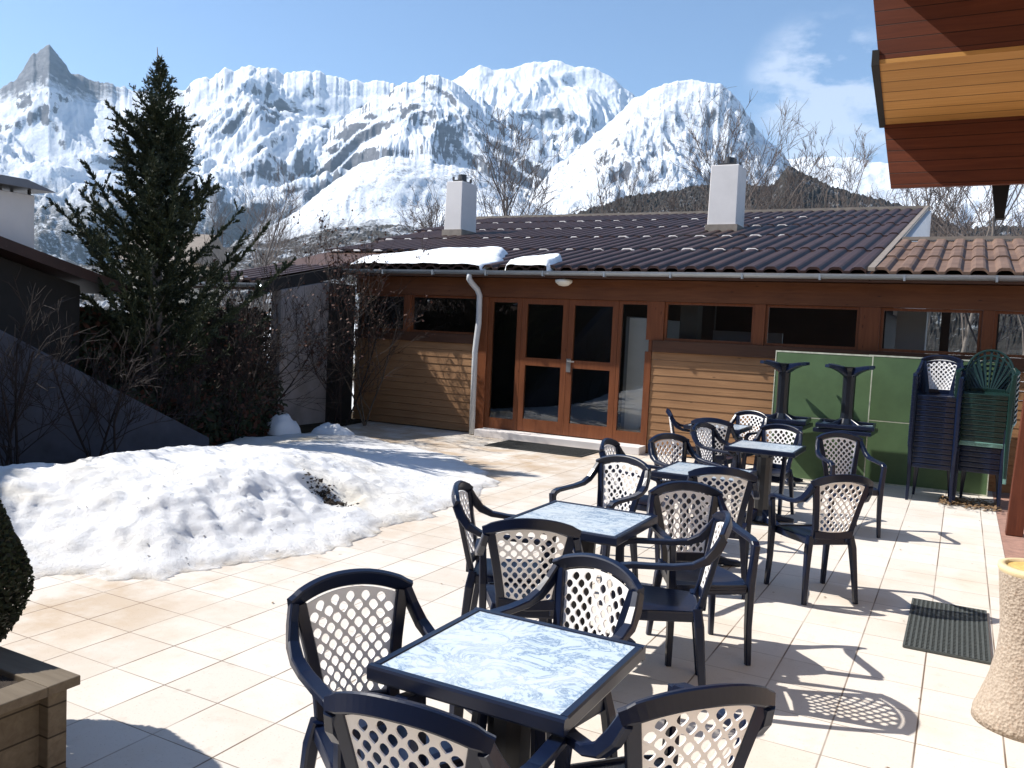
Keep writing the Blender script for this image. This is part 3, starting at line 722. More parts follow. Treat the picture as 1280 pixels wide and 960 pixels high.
# ribbed roof: plane z = 2.55 + .205*(y-11.1)
SL = .205
def rz(y): return 2.55 + SL*(y-11.1)
def ribbed(x0, x1f, y0, y1, pitch, hgt, courses, mat, name, x0f=None, dz=0, lift=.022, top=.5):
    m = MB(); yy = frange(y0, y1, courses+1)
    n = int(round((x1f(y0)-x0)/pitch)) if not callable(x0) else None
    prof = [(0, 0), (.10, .75), (.20, 1), (.20+top*.6, 1), (.30+top*.6, .75), (.42+top*.6, 0)]
    for c in range(courses):
        ya, yb = yy[c], yy[c+1]+.03
        xl = x0(ya) if callable(x0) else x0; xr = x1f(ya)
        k0 = math.floor(xl/pitch); k1 = math.ceil(xr/pitch)
        pts = []
        for k_ in range(k0, k1):
            for fx, fz in prof:
                x = (k_+fx)*pitch
                if xl-.001 <= x <= xr+.001: pts.append((x, fz*hgt))
        n0 = len(m.v)
        for x, z in pts:
            m.v.append((x, ya, rz(ya)+z+lift+dz)); m.v.append((x, yb, rz(yb)+z+dz+.002)); m.v.append((x, ya+.004, rz(ya)+z+dz-.012))
        for i in range(len(pts)-1):
            a = n0+3*i; m.face(a, a+3, a+4, a+1); m.face(a+2, a+5, a+3, a)
    return part(m, name, mat)
def left_edge(y): return lerp(-10.75, -14.3, (y-9.4)/(23.6-9.4))
roof = ribbed(lambda y: left_edge(y) if y > 11.3 else -9.3, lambda y: -1.08, 11.2, 23.6, .262, .048, 5, M['roof'], 'roof')
ribbed(lambda y: left_edge(y), lambda y: -9.3, 9.4, 11.22, .262, .048, 1, M['roof'], 'lower_roof')
ribbed(-1.06, lambda y: 2.4, 11.2, 15.1, .262, .05, 3, M['roof_brown'], 'side_roof', dz=.0)
m = MB()
def slab(x0, x1, y0, y1, th=.10, d=-.015, xb=None):
    xb = x0 if xb is None else xb
    m.hexa([(x0, y0, rz(y0)+d-th), (x1, y0, rz(y0)+d-th), (x1, y1, rz(y1)+d-th), (xb, y1, rz(y1)+d-th), (x0, y0, rz(y0)+d), (x1, y0, rz(y0)+d), (x1, y1, rz(y1)+d), (xb, y1, rz(y1)+d)])
slab(left_edge(11.2), -1.08, 11.21, 23.6, xb=left_edge(23.6)); slab(-1.07, 2.4, 11.21, 15.1); slab(left_edge(9.42), -9.28, 9.42, 11.2, xb=left_edge(11.2))
part(m, 'roof_deck', M['clad_dark'])
m = MB(); m.hexa([(-1.10, 11.15, rz(11.15)+.03), (-1.02, 11.15, rz(11.15)+.03), (-1.02, 23.6, rz(23.6)+.03), (-1.10, 23.6, rz(23.6)+.03), (-1.10, 11.15, rz(11.15)+.075), (-1.02, 11.15, rz(11.15)+.075), (-1.02, 23.6, rz(23.6)+.085), (-1.10, 23.6, rz(23.6)+.085)])
part(m, 'verge_trim', M['ridge'])
part(MB().box(-1.06, -.9, 15.3, 23.5, 2.2, 3.2).hexa([(-1.06, 15.15, 2.2), (-.95, 15.15, 2.2), (-.95, 23.5, 2.2), (-1.06, 23.5, 2.2), (-1.06, 15.15, rz(15.15)-.02), (-.95, 15.15, rz(15.15)-.02), (-.95, 23.5, rz(23.5)-.02), (-1.06, 23.5, rz(23.5)-.02)]), 'gable_wall', M['white_wall'])
m = MB().box(-14.2, -1.0, 23.58, 23.80, rz(23.6)+.02, rz(23.6)+.10); part(m, 'ridge_cap', M['ridge'])
part(MB().box(-1.0, 2.4, 15.08, 15.22, rz(15.1)+.03, rz(15.1)+.085), 'ridge_cap', M['ridge'])
# barge board of the lower roof corner
m = MB(); m.hexa([(-9.30, 9.4, rz(9.4)-.16), (-9.25, 9.4, rz(9.4)-.16), (-9.25, 11.2, rz(11.2)-.16), (-9.30, 11.2, rz(11.2)-.16), (-9.30, 9.4, rz(9.4)+.03), (-9.25, 9.4, rz(9.4)+.03), (-9.25, 11.2, rz(11.2)+.03), (-9.30, 11.2, rz(11.2)+.03)])
part(m, 'barge_board', M['dark_wall'])
# rear body of the building
part(MB().box(-11.9, -1.2, 15.6, 23.3, 0, 3.2), 'rear_wall', M['dark_wall'])
# pale pillar wall with sloped top
m = MB(); x0, x1 = -9.42, -9.22
m.hexa([(x0, 9.75, 0), (x1, 9.75, 0), (x1, 10.85, 0), (x0, 10.85, 0), (x0, 9.75, 2.12), (x1, 9.75, 2.12), (x1, 10.85, 2.32), (x0, 10.85, 2.32)])
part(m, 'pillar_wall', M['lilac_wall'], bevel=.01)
part(MB().box(-9.41, -9.25, 10.86, 11.56, 0, 2.30), 'recess_wall', M['dark_wall'])
# chimneys
def chimney(x0, x1, y0, y1, zb, zt, taper=0):
    m = MB(); m.hexa([(x0, y0, zb), (x1, y0, zb), (x1, y1, zb), (x0, y1, zb), (x0+taper, y0+taper, zt), (x1-taper, y0+taper, zt), (x1-taper, y1-taper, zt), (x0+taper, y1-taper, zt)])
    o = part(m, 'chimney', M['white_wall'], bevel=.015)
    MB().box(x0-.03, x1+.03, y0-.03, y1+.03, zb, zb+.19+(y1-y0)*.2).build('flashing', M['ridge'], o)
    m = MB().box(x0+taper+.12, x1-taper-.12, y0+.1, y1-.1, zt, zt+.05)
    for px in (x0+.13, x1-.13):
        for py in (y0+.14, y1-.14): m.box(px-.02, px+.02, py-.02, py+.02, zt+.04, zt+.13)
    m.lathe([(.11, zt+.04), (.10, zt+.20)], (x0+x1)/2, (y0+y1)/2, 14)
    m.build('chimney_top', M['dark_metal'], o)
chimney(-10.98, -10.50, 16.9, 17.6, 3.60, 5.05, .02)
chimney(-4.86, -4.26, 17.4, 18.1, 3.68, 5.22, .012)
# gutter in lengths and downpipe
m = MB(); gx = frange(-9.35, 2.2, 13)
def gut(m, xa, xb, y, z, r=.062):
    K = 9; n = len(m.v)
    for x in (xa, xb):
        for rr_ in (r, r-.006):
            for j in range(K):
                a = math.pi*j/(K-1); m.v.append((x, y - rr_*math.cos(a), z - rr_*math.sin(a)))
    for j in range(K-1):
        m.face(n+j, n+j+1, n+2*K+j+1, n+2*K+j); m.face(n+K+j+1, n+K+j, n+3*K+j, n+3*K+j+1)
    for a, b in ((0, K), (K-1, 2*K-1)): m.face(n+a, n+b, n+2*K+b, n+2*K+a)
GY = 11.21
gut(m, -9.35, 2.2, GY, 2.552)
for x in gx[1:-1]: m.box(x-.012, x+.012, GY-.066, GY+.062, 2.475, 2.552)
G_ = part(m, 'gutter', M['zinc'])
m = MB(); gut(m, -10.8, -9.26, 9.36, rz(9.4)-.01); part(m, 'gutter', M['zinc'])
m = MB(); m.tube([(-6.78, GY, 2.50), (-6.78, GY, 2.42), (-6.76, GY+.05, 2.36), (-6.72, GY+.16, 2.27), (-6.70, GY+.2, 2.18), (-6.70, GY+.21, 1.75), (-6.715, GY+.19, 1.5), (-6.72, GY+.17, 1.3), (-6.71, GY+.16, 0.02)], .045, 12)
o = part(m, 'downpipe', M['pipe'], smooth=True)
# lamp under the eave
m = MB(); m.lathe([(.05, 2.458), (.13, 2.435), (.125, 2.40), (.07, 2.355), (.02, 2.345)], -5.25, 11.36, 20); part(m, 'eave_lamp', M['lamp'], smooth=True)
for x_ in (-5.25,): part(MB().box(x_-.02, x_+.02, 11.34, 11.38, 2.452, 2.472), 'lamp_mount', M['zinc'])

# roof snow
def roofsnow(x0, x1, y0, y1, th, seed, lb):
    m = MB(); nx, ny = 90, 30
    keep = {}
    for i in range(nx):
        for j in range(ny):
            u, v = i/(nx-1), j/(ny-1); x = lerp(x0, x1, u); y = lerp(y0, y1, v)
            e = min(u, 1-u)*6; w = sm(e)
            vmax = (.35+.65*sm(u*2.2)*sm((1-u)*3)) + .12*noise.noise(Vector((x*1.6, seed, 0)))
            h = th*sm((vmax-v)*5)*(w)*sm(v*7+.45) + .02*noise.fractal(Vector((x*3, y*3, seed)), .8, 2, 3)
            drip = .05*noise.noise(Vector((x*4, seed, 3)))
            m.v.append((x, y+drip*(1-v), rz(y)+.03+h*1.0 if h > .028 else rz(y)-.05)); keep[i*ny+j] = h > .02
    for i in range(nx-1):
        for j in range(ny-1):
            q = i*ny+j
            if keep[q] or keep[q+1] or keep[q+ny] or keep[q+ny+1]: m.face(q, q+ny, q+ny+1, q+1)
    return tag(m.build('roof_snow', M['snow_clean'], smooth=True), lb, 'snow', kind='stuff')
roofsnow(-9.35, -6.35, 11.16, 13.3, .14, 1, 'long white snow patch lying on the roof edge')
roofsnow(-6.2, -5.35, 11.16, 12.1, .12, 5, 'small white snow patch on the roof edge above the door')
# pale chips modelled in place of specular glints on the tile laps
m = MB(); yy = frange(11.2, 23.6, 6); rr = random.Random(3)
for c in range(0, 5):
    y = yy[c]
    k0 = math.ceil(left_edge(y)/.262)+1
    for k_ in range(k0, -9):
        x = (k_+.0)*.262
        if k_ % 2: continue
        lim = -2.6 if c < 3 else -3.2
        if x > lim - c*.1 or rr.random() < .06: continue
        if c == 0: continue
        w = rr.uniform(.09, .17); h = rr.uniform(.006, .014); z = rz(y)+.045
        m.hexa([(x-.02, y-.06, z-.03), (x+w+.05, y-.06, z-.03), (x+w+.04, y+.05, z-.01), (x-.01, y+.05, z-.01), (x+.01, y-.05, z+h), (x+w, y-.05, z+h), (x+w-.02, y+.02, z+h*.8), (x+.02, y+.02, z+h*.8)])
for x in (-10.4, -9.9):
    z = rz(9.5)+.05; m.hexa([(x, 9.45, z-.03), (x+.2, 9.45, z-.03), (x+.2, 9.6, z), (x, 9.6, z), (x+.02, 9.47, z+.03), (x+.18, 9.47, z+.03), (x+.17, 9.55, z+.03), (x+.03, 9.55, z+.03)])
tag(m.build('lap_glint_chips', M['lap_glint'], bevel=.008), 'rows of small pale chips standing for glints on the roof tile laps', 'snow', kind='stuff')

# ------------------------------------------------------------------ balcony chalet on the right
A = empty('overhanging_chalet', (1.6, 6, 0), label='overhanging upper floors of a chalet with red boards and a yellow pine soffit', cat='building')
def ap(m, name, mat, **k):
    o = m.build(name, mat, A, **k); o.location = (-1.6, -6, 0); return o
Z1 = 3.2; yN, yF = 4.96, 6.26
t_ = .05
ap(MB().hexa([(-.512, yF, 2.757), (3.2, yF, 2.762), (3.2, yF+t_, 2.762), (-.512, yF+t_, 2.757), (-.587, yF, Z1), (3.2, yF, Z1), (3.2, yF+t_, Z1), (-.587, yF+t_, Z1)]), 'lower_panel', M['balc_red'])
ap(MB().hexa([(-.506, yN-t_, Z1+.002), (3.2, yN-t_, Z1+.002), (3.2, yN, Z1+.002), (-.506, yN, Z1+.002), (-.66, yN-t_, 4.2), (3.2, yN-t_, 4.2), (3.2, yN, 4.2), (-.66, yN, 4.2)]), 'upper_panel', M['balc_red'])
ap(MB().hexa([(-.503, yN-t_, Z1-.002-.02), (3.2, yN-t_, Z1-.022), (3.2, yF-.001, Z1-.022), (-.586, yF-.001, Z1-.022), (-.503, yN-t_, Z1), (3.2, yN-t_, Z1), (3.2, yF-.001, Z1), (-.586, yF-.001, Z1)]), 'soffit', M['balc_yellow'])
ap(MB().hexa([(-.54, yN-t_-.01, Z1-.03), (-.50, yN-t_-.01, Z1-.03), (-.575, yF+t_, Z1-.03), (-.615, yF+t_, Z1-.03), (-.54, yN-t_-.01, Z1+.05), (-.506, yN-t_-.01, Z1+.05), (-.59, yF+t_, Z1+.05), (-.625, yF+t_, Z1+.05)]), 'edge_board', M['dark_wall'])
ap(MB().hexa([(-.43, yN-1.75, 3.64), (3.2, yN-1.75, 3.64), (3.2, yN-t_-.002, 3.64), (-.555, yN-t_-.002, 3.64), (-.43, yN-1.75, 3.66), (3.2, yN-1.75, 3.66), (3.2, yN-t_-.002, 3.66), (-.555, yN-t_-.002, 3.66)]), 'soffit', M['balc_yellow'])
ap(MB().hexa([(-.43, yN-1.80, 3.66), (3.2, yN-1.80, 3.66), (3.2, yN-1.75, 3.66), (-.43, yN-1.75, 3.66), (-.55, yN-1.80, 4.5), (3.2, yN-1.80, 4.5), (3.2, yN-1.75, 4.5), (-.55, yN-1.75, 4.5)]), 'upper_panel', M['balc_red'])
ap(MB().box(1.9, 3.2, -3.4, 9.0, 0, Z1-.03), 'side_wall', M['beige_wall'])
ap(MB().box(-12, 3.2, -9, -3.5, 0, 6.0), 'main_wall', wood('chalet_boards', (.07, .03, .015), (.11, .05, .025), 'x', .6, board=.15))
ap(MB().hexa([(.46, 9.0, 0), (.60, 9.0, 0), (.60, 9.14, 0), (.46, 9.14, 0), (.60, 9.0, 3.1), (.74, 9.0, 3.1), (.74, 9.14, 3.1), (.60, 9.14, 3.1)]), 'post', M['post_red'], bevel=.006)
ap(MB().box(.5, 2.0, 9.02, 9.12, 3.1, 3.24), 'cross_beam', M['post_red'])
ap(MB().hexa([(.12, 6.42, 2.56), (.17, 6.42, 2.56), (.17, 6.50, 2.56), (.12, 6.50, 2.56), (.06, 6.42, 2.95), (.20, 6.42, 2.95), (.20, 6.50, 2.95), (.06, 6.50, 2.95)]), 'bracket', M['dark_wall'])

# ------------------------------------------------------------------ pot, planter, mats
P = empty('ash_pot', (.375, 4.46, 0), label='tall waisted aggregate pot with yellow sand inside its rim', cat='pot', rz=0)
t = NT('pebbled_concrete'); v = t.coord(); vo = t.new('ShaderNodeTexVoronoi', Vector=v, Scale=75.0).outputs['Distance']
c = t.ramp(t.noise(v, 60, 3, .7), [(.3, (.28, .22, .17)), (.7, (.46, .385, .31))])
c = t.mix(t.ramp(t.noise(t.coord(loc=(4,4,4)), 45, 3, .7), [(.58, 0.0), (.68, .6)]), c, (.30, .20, .14))
M['aggregate'] = t.finish(c, .8, t.bump(vo, .9, .006), .3)
MB().lathe([(.225, 0), (.222, .04), (.20, .10), (.168, .20), (.145, .32), (.138, .42), (.145, .52), (.155, .62), (.162, .70), (.160, .718)], k=48).build('body', M['aggregate'], P, smooth=True)
MB().lathe([(.162, .700), (.168, .712), (.166, .730), (.140, .732), (.132, .715)], k=48, cap=False).build('rim', plain('yellow_concrete_rim', (.62, .50, .30), .8, .1, 12, .2, .003), P, smooth=True)
MB().lathe([(.136, .700), (.136, .7195)], k=40).build('sand', plain('yellow_sand', (.62, .42, .14), .95, .25, 30, .8, .006), P)

PL = empty('wooden_planter', (-3.215, 1.97, 0), label='grey weathered wooden planter box at the lower left corner', cat='planter')
def pl(m, name, mat, **k):
    return m.build(name, mat, PL, **k)
hx, hy, ph = .75, .50, .42
cx0, cx1, cy0, cy1 = .545-2*hx, .545, -.14-.9, -.14
m = MB().box(cx0+.05, cx1-.05, cy0+.05, cy1-.05, .04, ph-.05); pl(m, 'box', M['planter_wood'])
for (xa, ya) in ((cx0, cy0), (cx1-.07, cy0), (cx1-.07, cy1-.07), (cx0, cy1-.07)):
    pl(MB().box(xa, xa+.07, ya, ya+.07, 0, ph-.036), 'corner_post', M['planter_wood'], bevel=.004)
m = MB(); e = .03
m.box(cx0-e, cx1+e, cy1-.09, cy1+e, ph-.035, ph); m.box(cx0-e, cx1+e, cy0-e, cy0+.09, ph-.035, ph); m.box(cx0-e, cx0+.09, cy0+.09, cy1-.09, ph-.0351, ph-.001); m.box(cx1-.09, cx1+e, cy0+.09, cy1-.09, ph-.0351, ph-.001)
pl(m, 'rim', M['planter_wood'], bevel=.004)
pl(MB().box(cx0+.08, cx1-.08, cy0+.08, cy1-.08, ph-.12, ph-.022), 'soil', M['soil'])

def leafball(name, cx, cy, z0, z1, rx, n, mats, size, seed, taper=.6, parent=None):
    rr = random.Random(seed); m = MB()
    for i in range(n):
        t_ = rr.random(); a = rr.uniform(0, 2*math.pi)
        rad = rx*math.sin(math.pi*(.12+.86*t_**.85))**.6*(1-.35*t_)
        rad *= (1+.16*noise.noise(Vector((math.cos(a)*2, math.sin(a)*2, t_*4+seed))))
        q = rad*(1 - .35*rr.random()**2)
        p = Vector((cx+q*math.cos(a), cy+q*math.sin(a), lerp(z0, z1, t_)))
        d = Vector((rr.gauss(0,1), rr.gauss(0,1), rr.gauss(0,1))).normalized(); e_ = d.orthogonal().normalized()*size*rr.uniform(.4,1); d *= size*rr.uniform(.8,1.6)
        m.m = 0 if rr.random() < .7 or len(mats) == 1 else 1
        m.quad(p-d*.5, p+e_*.5, p+d*.5, p-e_*.5)
    return m.build(name, mats, parent)
S = empty('clipped_shrub', (-3.44, 1.80, .34), label='dark clipped conifer shrub growing in the wooden planter', cat='shrub')
o = leafball('foliage', 0, 0, .02, .80, .36, 30000, [M['conifer'], M['boxwood']], .020, 5, parent=S)
MB().tube([(0, 0, .0), (0, 0, .7)], [.03, .01], 8).build('stem', M['bark'], S)

m = MB(); x0, x1, y0, y1 = -.18, .245, 5.2, 6.22; 
for x in frange(x0, x1, 17): m.box(x-.006, x+.006, y0, y1, .004, .018)
for y in frange(y0, y1, 40): m.box(x0-.004, x1+.004, y-.004, y+.004, .0045, .0165)
m.box(x0, x1, y0, y1, .0042, .007)
tag(m.build('rubber_grid_mat', M['green_mat']), 'grey-green rubber grid mat on the paving beside the pot', 'mat')
m = MB(); m.box(-5.95, -4.45, 10.45, 11.2, .003, .014)
for y in frange(10.5, 11.15, 14): m.box(-5.92, -4.48, y-.008, y+.008, .0141, .022)
o = tag(m.build('doormat', M['rubber']), 'black doormat in front of the glazed double door', 'doormat')
# leaf litter by the stacks
m = MB(); rr = random.Random(9)
for i in range(520):
    x = rr.uniform(-.12, .46); y = rr.gauss(10.45, .16); s_ = rr.uniform(.015, .035); a = rr.uniform(0, 6.3)
    if y > 11: continue
    d = Vector((math.cos(a), math.sin(a), rr.uniform(-.4, .4)))*s_; e_ = Vector((-math.sin(a), math.cos(a), rr.uniform(-.3, .3)))*s_*.6; p = Vector((x, y, .012+rr.random()*.03))
    m.quad(p-d, p-e_, p+d, p+e_)
for i in range(70):
    x = rr.uniform(-4, .4); y = rr.uniform(3.6, 10); s_ = rr.uniform(.006, .014); a = rr.uniform(0, 6.3)
    d = Vector((math.cos(a), math.sin(a), 0))*s_; e_ = Vector((-math.sin(a), math.cos(a), 0))*s_*.6; p = Vector((x, y, .006)); m.quad(p-d, p-e_, p+d, p+e_)
tag(m.build('leaf_litter', M['leaf_litter']), 'dry leaves drifted on the paving below the chair stacks', 'leaves', kind='stuff')

# ------------------------------------------------------------------ left: dark building, ramp wall
L = empty('dark_outbuilding', (-9.5, 4, 0), label='dark outbuilding with a sloping roof at the left edge', cat='building')
def lp(m, name, mat, **k):
    o = m.build(name, mat, L, **k); o.location = (9.5, -4, 0); return o
lx = -8.75
def lz(y): return 2.41 - .265*(y-5.15)
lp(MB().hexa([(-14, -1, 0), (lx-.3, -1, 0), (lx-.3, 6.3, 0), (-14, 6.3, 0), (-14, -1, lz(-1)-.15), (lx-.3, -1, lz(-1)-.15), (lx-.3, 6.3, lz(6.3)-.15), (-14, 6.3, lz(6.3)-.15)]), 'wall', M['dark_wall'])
lp(MB().hexa([(-14.3, -1.4, lz(-1.4)-.12), (lx, -1.4, lz(-1.4)-.12), (lx, 6.7, lz(6.7)-.12), (-14.3, 6.7, lz(6.7)-.12), (-14.3, -1.4, lz(-1.4)), (lx, -1.4, lz(-1.4)), (lx, 6.7, lz(6.7)), (-14.3, 6.7, lz(6.7))]), 'roof', M['roof'])
lp(MB().box(-14, -11.0, -1, 1.6, 2.5, 5.7).hexa([(-14, 1.6, 2.5), (-11, 1.6, 2.5), (-11, 5.0, 2.5), (-14, 5.0, 2.5), (-14, 1.6, 5.7), (-11, 1.6, 5.7), (-11, 5.0, 3.5), (-14, 5.0, 3.5)]), 'added_shade_block', M['dark_wall'])  # unseen block added to throw shade onto the snow crest
lp(MB().hexa([(-14.2, 1.5, 5.72), (-10.9, 1.5, 5.72), (-10.9, 5.2, 3.33), (-14.2, 5.2, 3.33), (-14.2, 1.5, 5.82), (-10.9, 1.5, 5.82), (-10.9, 5.2, 3.43), (-14.2, 5.2, 3.43)]), 'added_shade_roof', M['roof'])  # unseen slope added with it, pitched to set the edge of that shadow
m = MB().box(-9.6, -9.2, 5.45, 5.85, 2.1, 2.92); ch = lp(m, 'chimney', M['white_wall'], bevel=.01)
m = MB()
m.hexa([(-9.75, 5.3, 2.97), (-9.05, 5.3, 2.97), (-9.05, 6.0, 2.97), (-9.75, 6.0, 2.97), (-9.55, 5.5, 3.09), (-9.25, 5.5, 3.09), (-9.25, 5.8, 3.09), (-9.55, 5.8, 3.09)])
for x in (-9.56, -9.24):
    for y in (5.49, 5.81): m.box(x-.012, x+.012, y-.012, y+.012, 2.915, 2.975)
m.build('cowl', M['dark_metal'], ch)
m = MB(); wx = -8.0
m.hexa([(wx-.2, -1, 0), (wx, -1, 0), (wx, 7.6, 0), (wx-.2, 7.6, 0), (wx-.2, -1, 2.9), (wx, -1, 2.9), (wx, 7.6, .35), (wx-.2, 7.6, .35)]) if False else m.hexa([(wx-.2, 2, 0), (wx, 2, 0), (wx, 7.3, 0), (wx-.2, 7.3, 0), (wx-.2, 2, 2.84), (wx, 2, 2.84), (wx, 7.3, .2), (wx-.2, 7.3, .2)])
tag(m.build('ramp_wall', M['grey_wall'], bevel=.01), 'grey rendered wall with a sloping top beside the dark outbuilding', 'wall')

# house behind the conifer
H = empty('beige_house', (-26.6, 22.6, 0), label='beige house half hidden behind the tall conifer', cat='house', rz=.5)
MB().box(-1.0, 1.0, -2, 2, 0, 3.6).build('wall', M['beige_wall'], H)
MB().hexa([(-1.4, -2.4, 3.5), (1.4, -2.4, 3.5), (1.4, 2.4, 3.5), (-1.4, 2.4, 3.5), (-1.4, -.1, 4.7), (1.4, -.1, 4.7), (1.4, .1, 4.7), (-1.4, .1, 4.7)]).build('roof', M['ridge'], H)
for x in (-.45, .45):
    w_ = MB().box(x-.25, x+.25, -2.03, -1.99, 1.8, 2.8).build('window', M['inside_dark'], H)

# ------------------------------------------------------------------ trees
def branchy(seed, height, spread, depth, upright=.55, n0=9, k=3, twig_r=.008, trunk_r=.12, droop=0, start=.25):
    rr = random.Random(seed); trunk, crown = MB(), MB()
    def grow(p, d, ln, r, lev, mb):
        steps = 4 if lev < 2 else 3; pts = [p]; rads = [r]
        for s_ in range(steps):
            d = (d + Vector((rr.gauss(0,.13), rr.gauss(0,.13), rr.gauss(0,.10)+upright*.08-droop*.05))).normalized()
            p = p + d*ln/steps; pts.append(p); rads.append(max(twig_r*.6, r*(1-.55*(s_+1)/steps)))
        mb.tube(pts, rads, 5 if lev < 1 else 3, cap=False)
        if lev >= depth: return
        nb = rr.randint(3, 5) if lev else n0
        for b in range(nb):
            f = rr.uniform(.3, 1) if lev else lerp(start, 1, (b+.5)/nb)
            q = f*(len(pts)-1); i = min(int(q), len(pts)-2); pp = pts[i].lerp(pts[i+1], q-i)
            ax = d.cross(Vector((rr.gauss(0,1), rr.gauss(0,1), rr.gauss(0,1)))).normalized()
            ang = rr.uniform(.35, .85)*(spread if lev == 0 else 1)
            nd = (Matrix.Rotation(ang, 3, ax) @ d).normalized(); nd.z += upright*.3; nd.normalize()
            grow(pp, nd, ln*(rr.uniform(.42, .66) if lev else rr.uniform(.35, .55)*(1.15-.4*f)), max(twig_r, rads[i]*.5), lev+1, crown)
    grow(Vector((0,0,-.1)), Vector((0,0,1)), height, trunk_r, 0, trunk)
    return trunk, crown
def make_tree(name, seed, **k):
    tag_ = k.pop('mat', M['twig']); root = empty(name); tr, cr = branchy(seed, **k)
    tr.build('trunk', M['bark'], root, smooth=True); cr.build('crown', tag_, root)
    return root
VAR = [make_tree('bare_tree', 21+i, height=h, spread=sp, depth=4, n0=n, trunk_r=.14, twig_r=.014) for i, (h, sp, n) in enumerate([(10, .9, 11), (9, 1.1, 12), (11, .7, 12), (8, 1.0, 10)])]
bpy.context.view_layer.update()
def az_pos(px_az, D): a = R(px_az); return D*math.sin(a), D*math.cos(a)
TREES = [  # azimuth, distance, variant, scale, label
 (-46.0, 46, 2, .80, 'slim bare tree right of the tall conifer'),
 (-47.3, 52, 0, .72, 'bare tree partly hidden by the right side of the tall conifer'),
 (-44.2, 55, 1, .80, 'pale bare tree above the left end of the roof'),
 (-42.6, 60, 3, .95, 'low bare tree above the roof left of the snow patch'),
 (-40.0, 50, 3, .80, 'bare tree left of the small evergreen'),
 (-36.8, 62, 1, .78, 'bare tree behind the left side of the left chimney'),
 (-34.0, 58, 0, .80, 'bare tree close behind the left chimney'),
 (-31.4, 44, 3, 1.12, 'dark bare tree right of the left chimney'),
 (-29.3, 42, 1, 1.15, 'broad dark bare tree above the middle of the roof'),
 (-27.6, 46, 0, 1.10, 'tall bare tree beside the broad dark one above the roof'),
 (-24.2, 46, 3, 1.12, 'bare tree midway between the two chimneys'),
 (-22.4, 44, 1, 1.02, 'bare tree leaning right between the two chimneys'),
 (-19.0, 52, 0, 1.02, 'bare tree just left of the right chimney'),
 (-16.9, 50, 3, 1.22, 'bare tree hidden in part by the right chimney'),
 (-14.2, 44, 2, .98, 'dense bare tree just right of the right chimney'),
 (-12.4, 42, 0, 1.08, 'tallest bare tree right of the right chimney'),
 (-11.0, 46, 2, 1.12, 'slim tall bare tree above the right part of the roof'),
 (-9.3, 48, 1, 1.10, 'spreading bare tree above the right part of the roof'),
 (-7.4, 46, 0, 1.02, 'bare tree in front of the wooded slope on the right'),
 (-5.9, 50, 3, 1.20, 'bare tree close to the left edge of the red balcony'),
 (-4.2, 40, 2, .85, 'bare tree below the corner of the red balcony'),
 (-2.4, 38, 1, .90, 'bare tree under the middle of the red balcony'),
 (-.6, 34, 0, .80, 'bare tree behind the brown side roof'),
 (1.0, 24, 1, .72, 'gnarled bare tree near the right edge under the balcony'),
 (2.6, 30, 3, .95, 'bare tree at the far right edge'),
]
used = set()
for a, D, vi, sc, lb in TREES:
    if vi not in used: o = VAR[vi]; used.add(vi)
    else: o = copy_tree(VAR[vi])
    x, y = az_pos(a, D); o.location = (x, y, -.1); s_ = sc*.80; o.scale = (s_, s_, s_); o.rotation_euler = (0, 0, rnd.uniform(0, 6.28))
    tag(o, lb, 'tree', 'bare trees behind the building')

# conifer: upswept boughs dressed with short needle sprays
def conifer(height, rmax, seed, nb=90, density=1.0, tip=.9, mats=None):
    rr = random.Random(seed); tr, cr = MB(), MB()
    tr.tube([(0,0,-.1), (.02,.0,height*.5), (.03,.02,height*.86), (-.03,.0,height)], [.13, .07, .02, .004], 7)
    def spray(p, d, ln, w):
        n = int(ln*150*density*(1 if p.z < height*.84 else .38))
        for i in range(n):
            f = rr.random(); q = p + d*ln*f
            sd = Vector((rr.gauss(0,1), rr.gauss(0,1), rr.gauss(0,1))).normalized()
            nd = (d*.9 + sd*.75 + Vector((0,0,.25))).normalized(); l = w*rr.uniform(.5, 1.15)*(1-.45*f)
            side = nd.cross(Vector((rr.gauss(0,1), rr.gauss(0,1), rr.gauss(0,1)))).normalized()*rr.uniform(.005, .011)
            cr.m = 0 if rr.random() < .72 else 1
            cr.quad(q-side, q+nd*l*.5+side*.1, q+nd*l, q+side) if False else cr.quad(q-side*.6, q+nd*l*.45-side, q+nd*l, q+nd*l*.45+side)
    for b in range(nb):
        f = (b+.5)/nb; z0 = lerp(.10, .965, f**1.03)*height; a = b*2.399+rr.uniform(-.4, .4)
        prof = (1-f)**1.05*(.7+.3*sm(f*4+.3))*rmax
        ln = prof*rr.uniform(.5, 1.3)+.05
        d = Vector((math.cos(a), math.sin(a), rr.uniform(.35, .8)+f*.5)).normalized()
        pts = [Vector((.02, 0, z0))]; steps = 6
        for s_ in range(steps):
            d = (d + Vector((rr.gauss(0,.05), rr.gauss(0,.05), .05))).normalized(); pts.append(pts[-1]+d*ln/steps*1.12)
        cr.m = 1; cr.tube(pts, [.016*(1-.8*i/steps) for i in range(steps+1)], 4, cap=False)
        for s_ in range(1, steps+1):
            p = pts[s_]; dd = (pts[s_]-pts[s_-1]).normalized()
            k = 3 if s_ < steps else 2
            for q in range(k):
                sd = Vector((rr.gauss(0,1), rr.gauss(0,1), rr.gauss(0,.6))).normalized()
                nd = (dd*.8+sd*.75).normalized(); spray(pts[s_-1].lerp(p, rr.random()), nd, rr.uniform(.12, .30)*(1.25-.5*s_/steps)*min(1, ln*1.5+.06), .078)
            spray(pts[s_-1], dd, (p-pts[s_-1]).length, .09)
    return tr, cr
K = empty('tall_conifer', (-9.0, 7.28, 0), label='tall dark conifer with upswept feathery boughs left of the building', cat='tree')
tr, cr = conifer(4.95, 1.9, 4, nb=125, density=1.9)
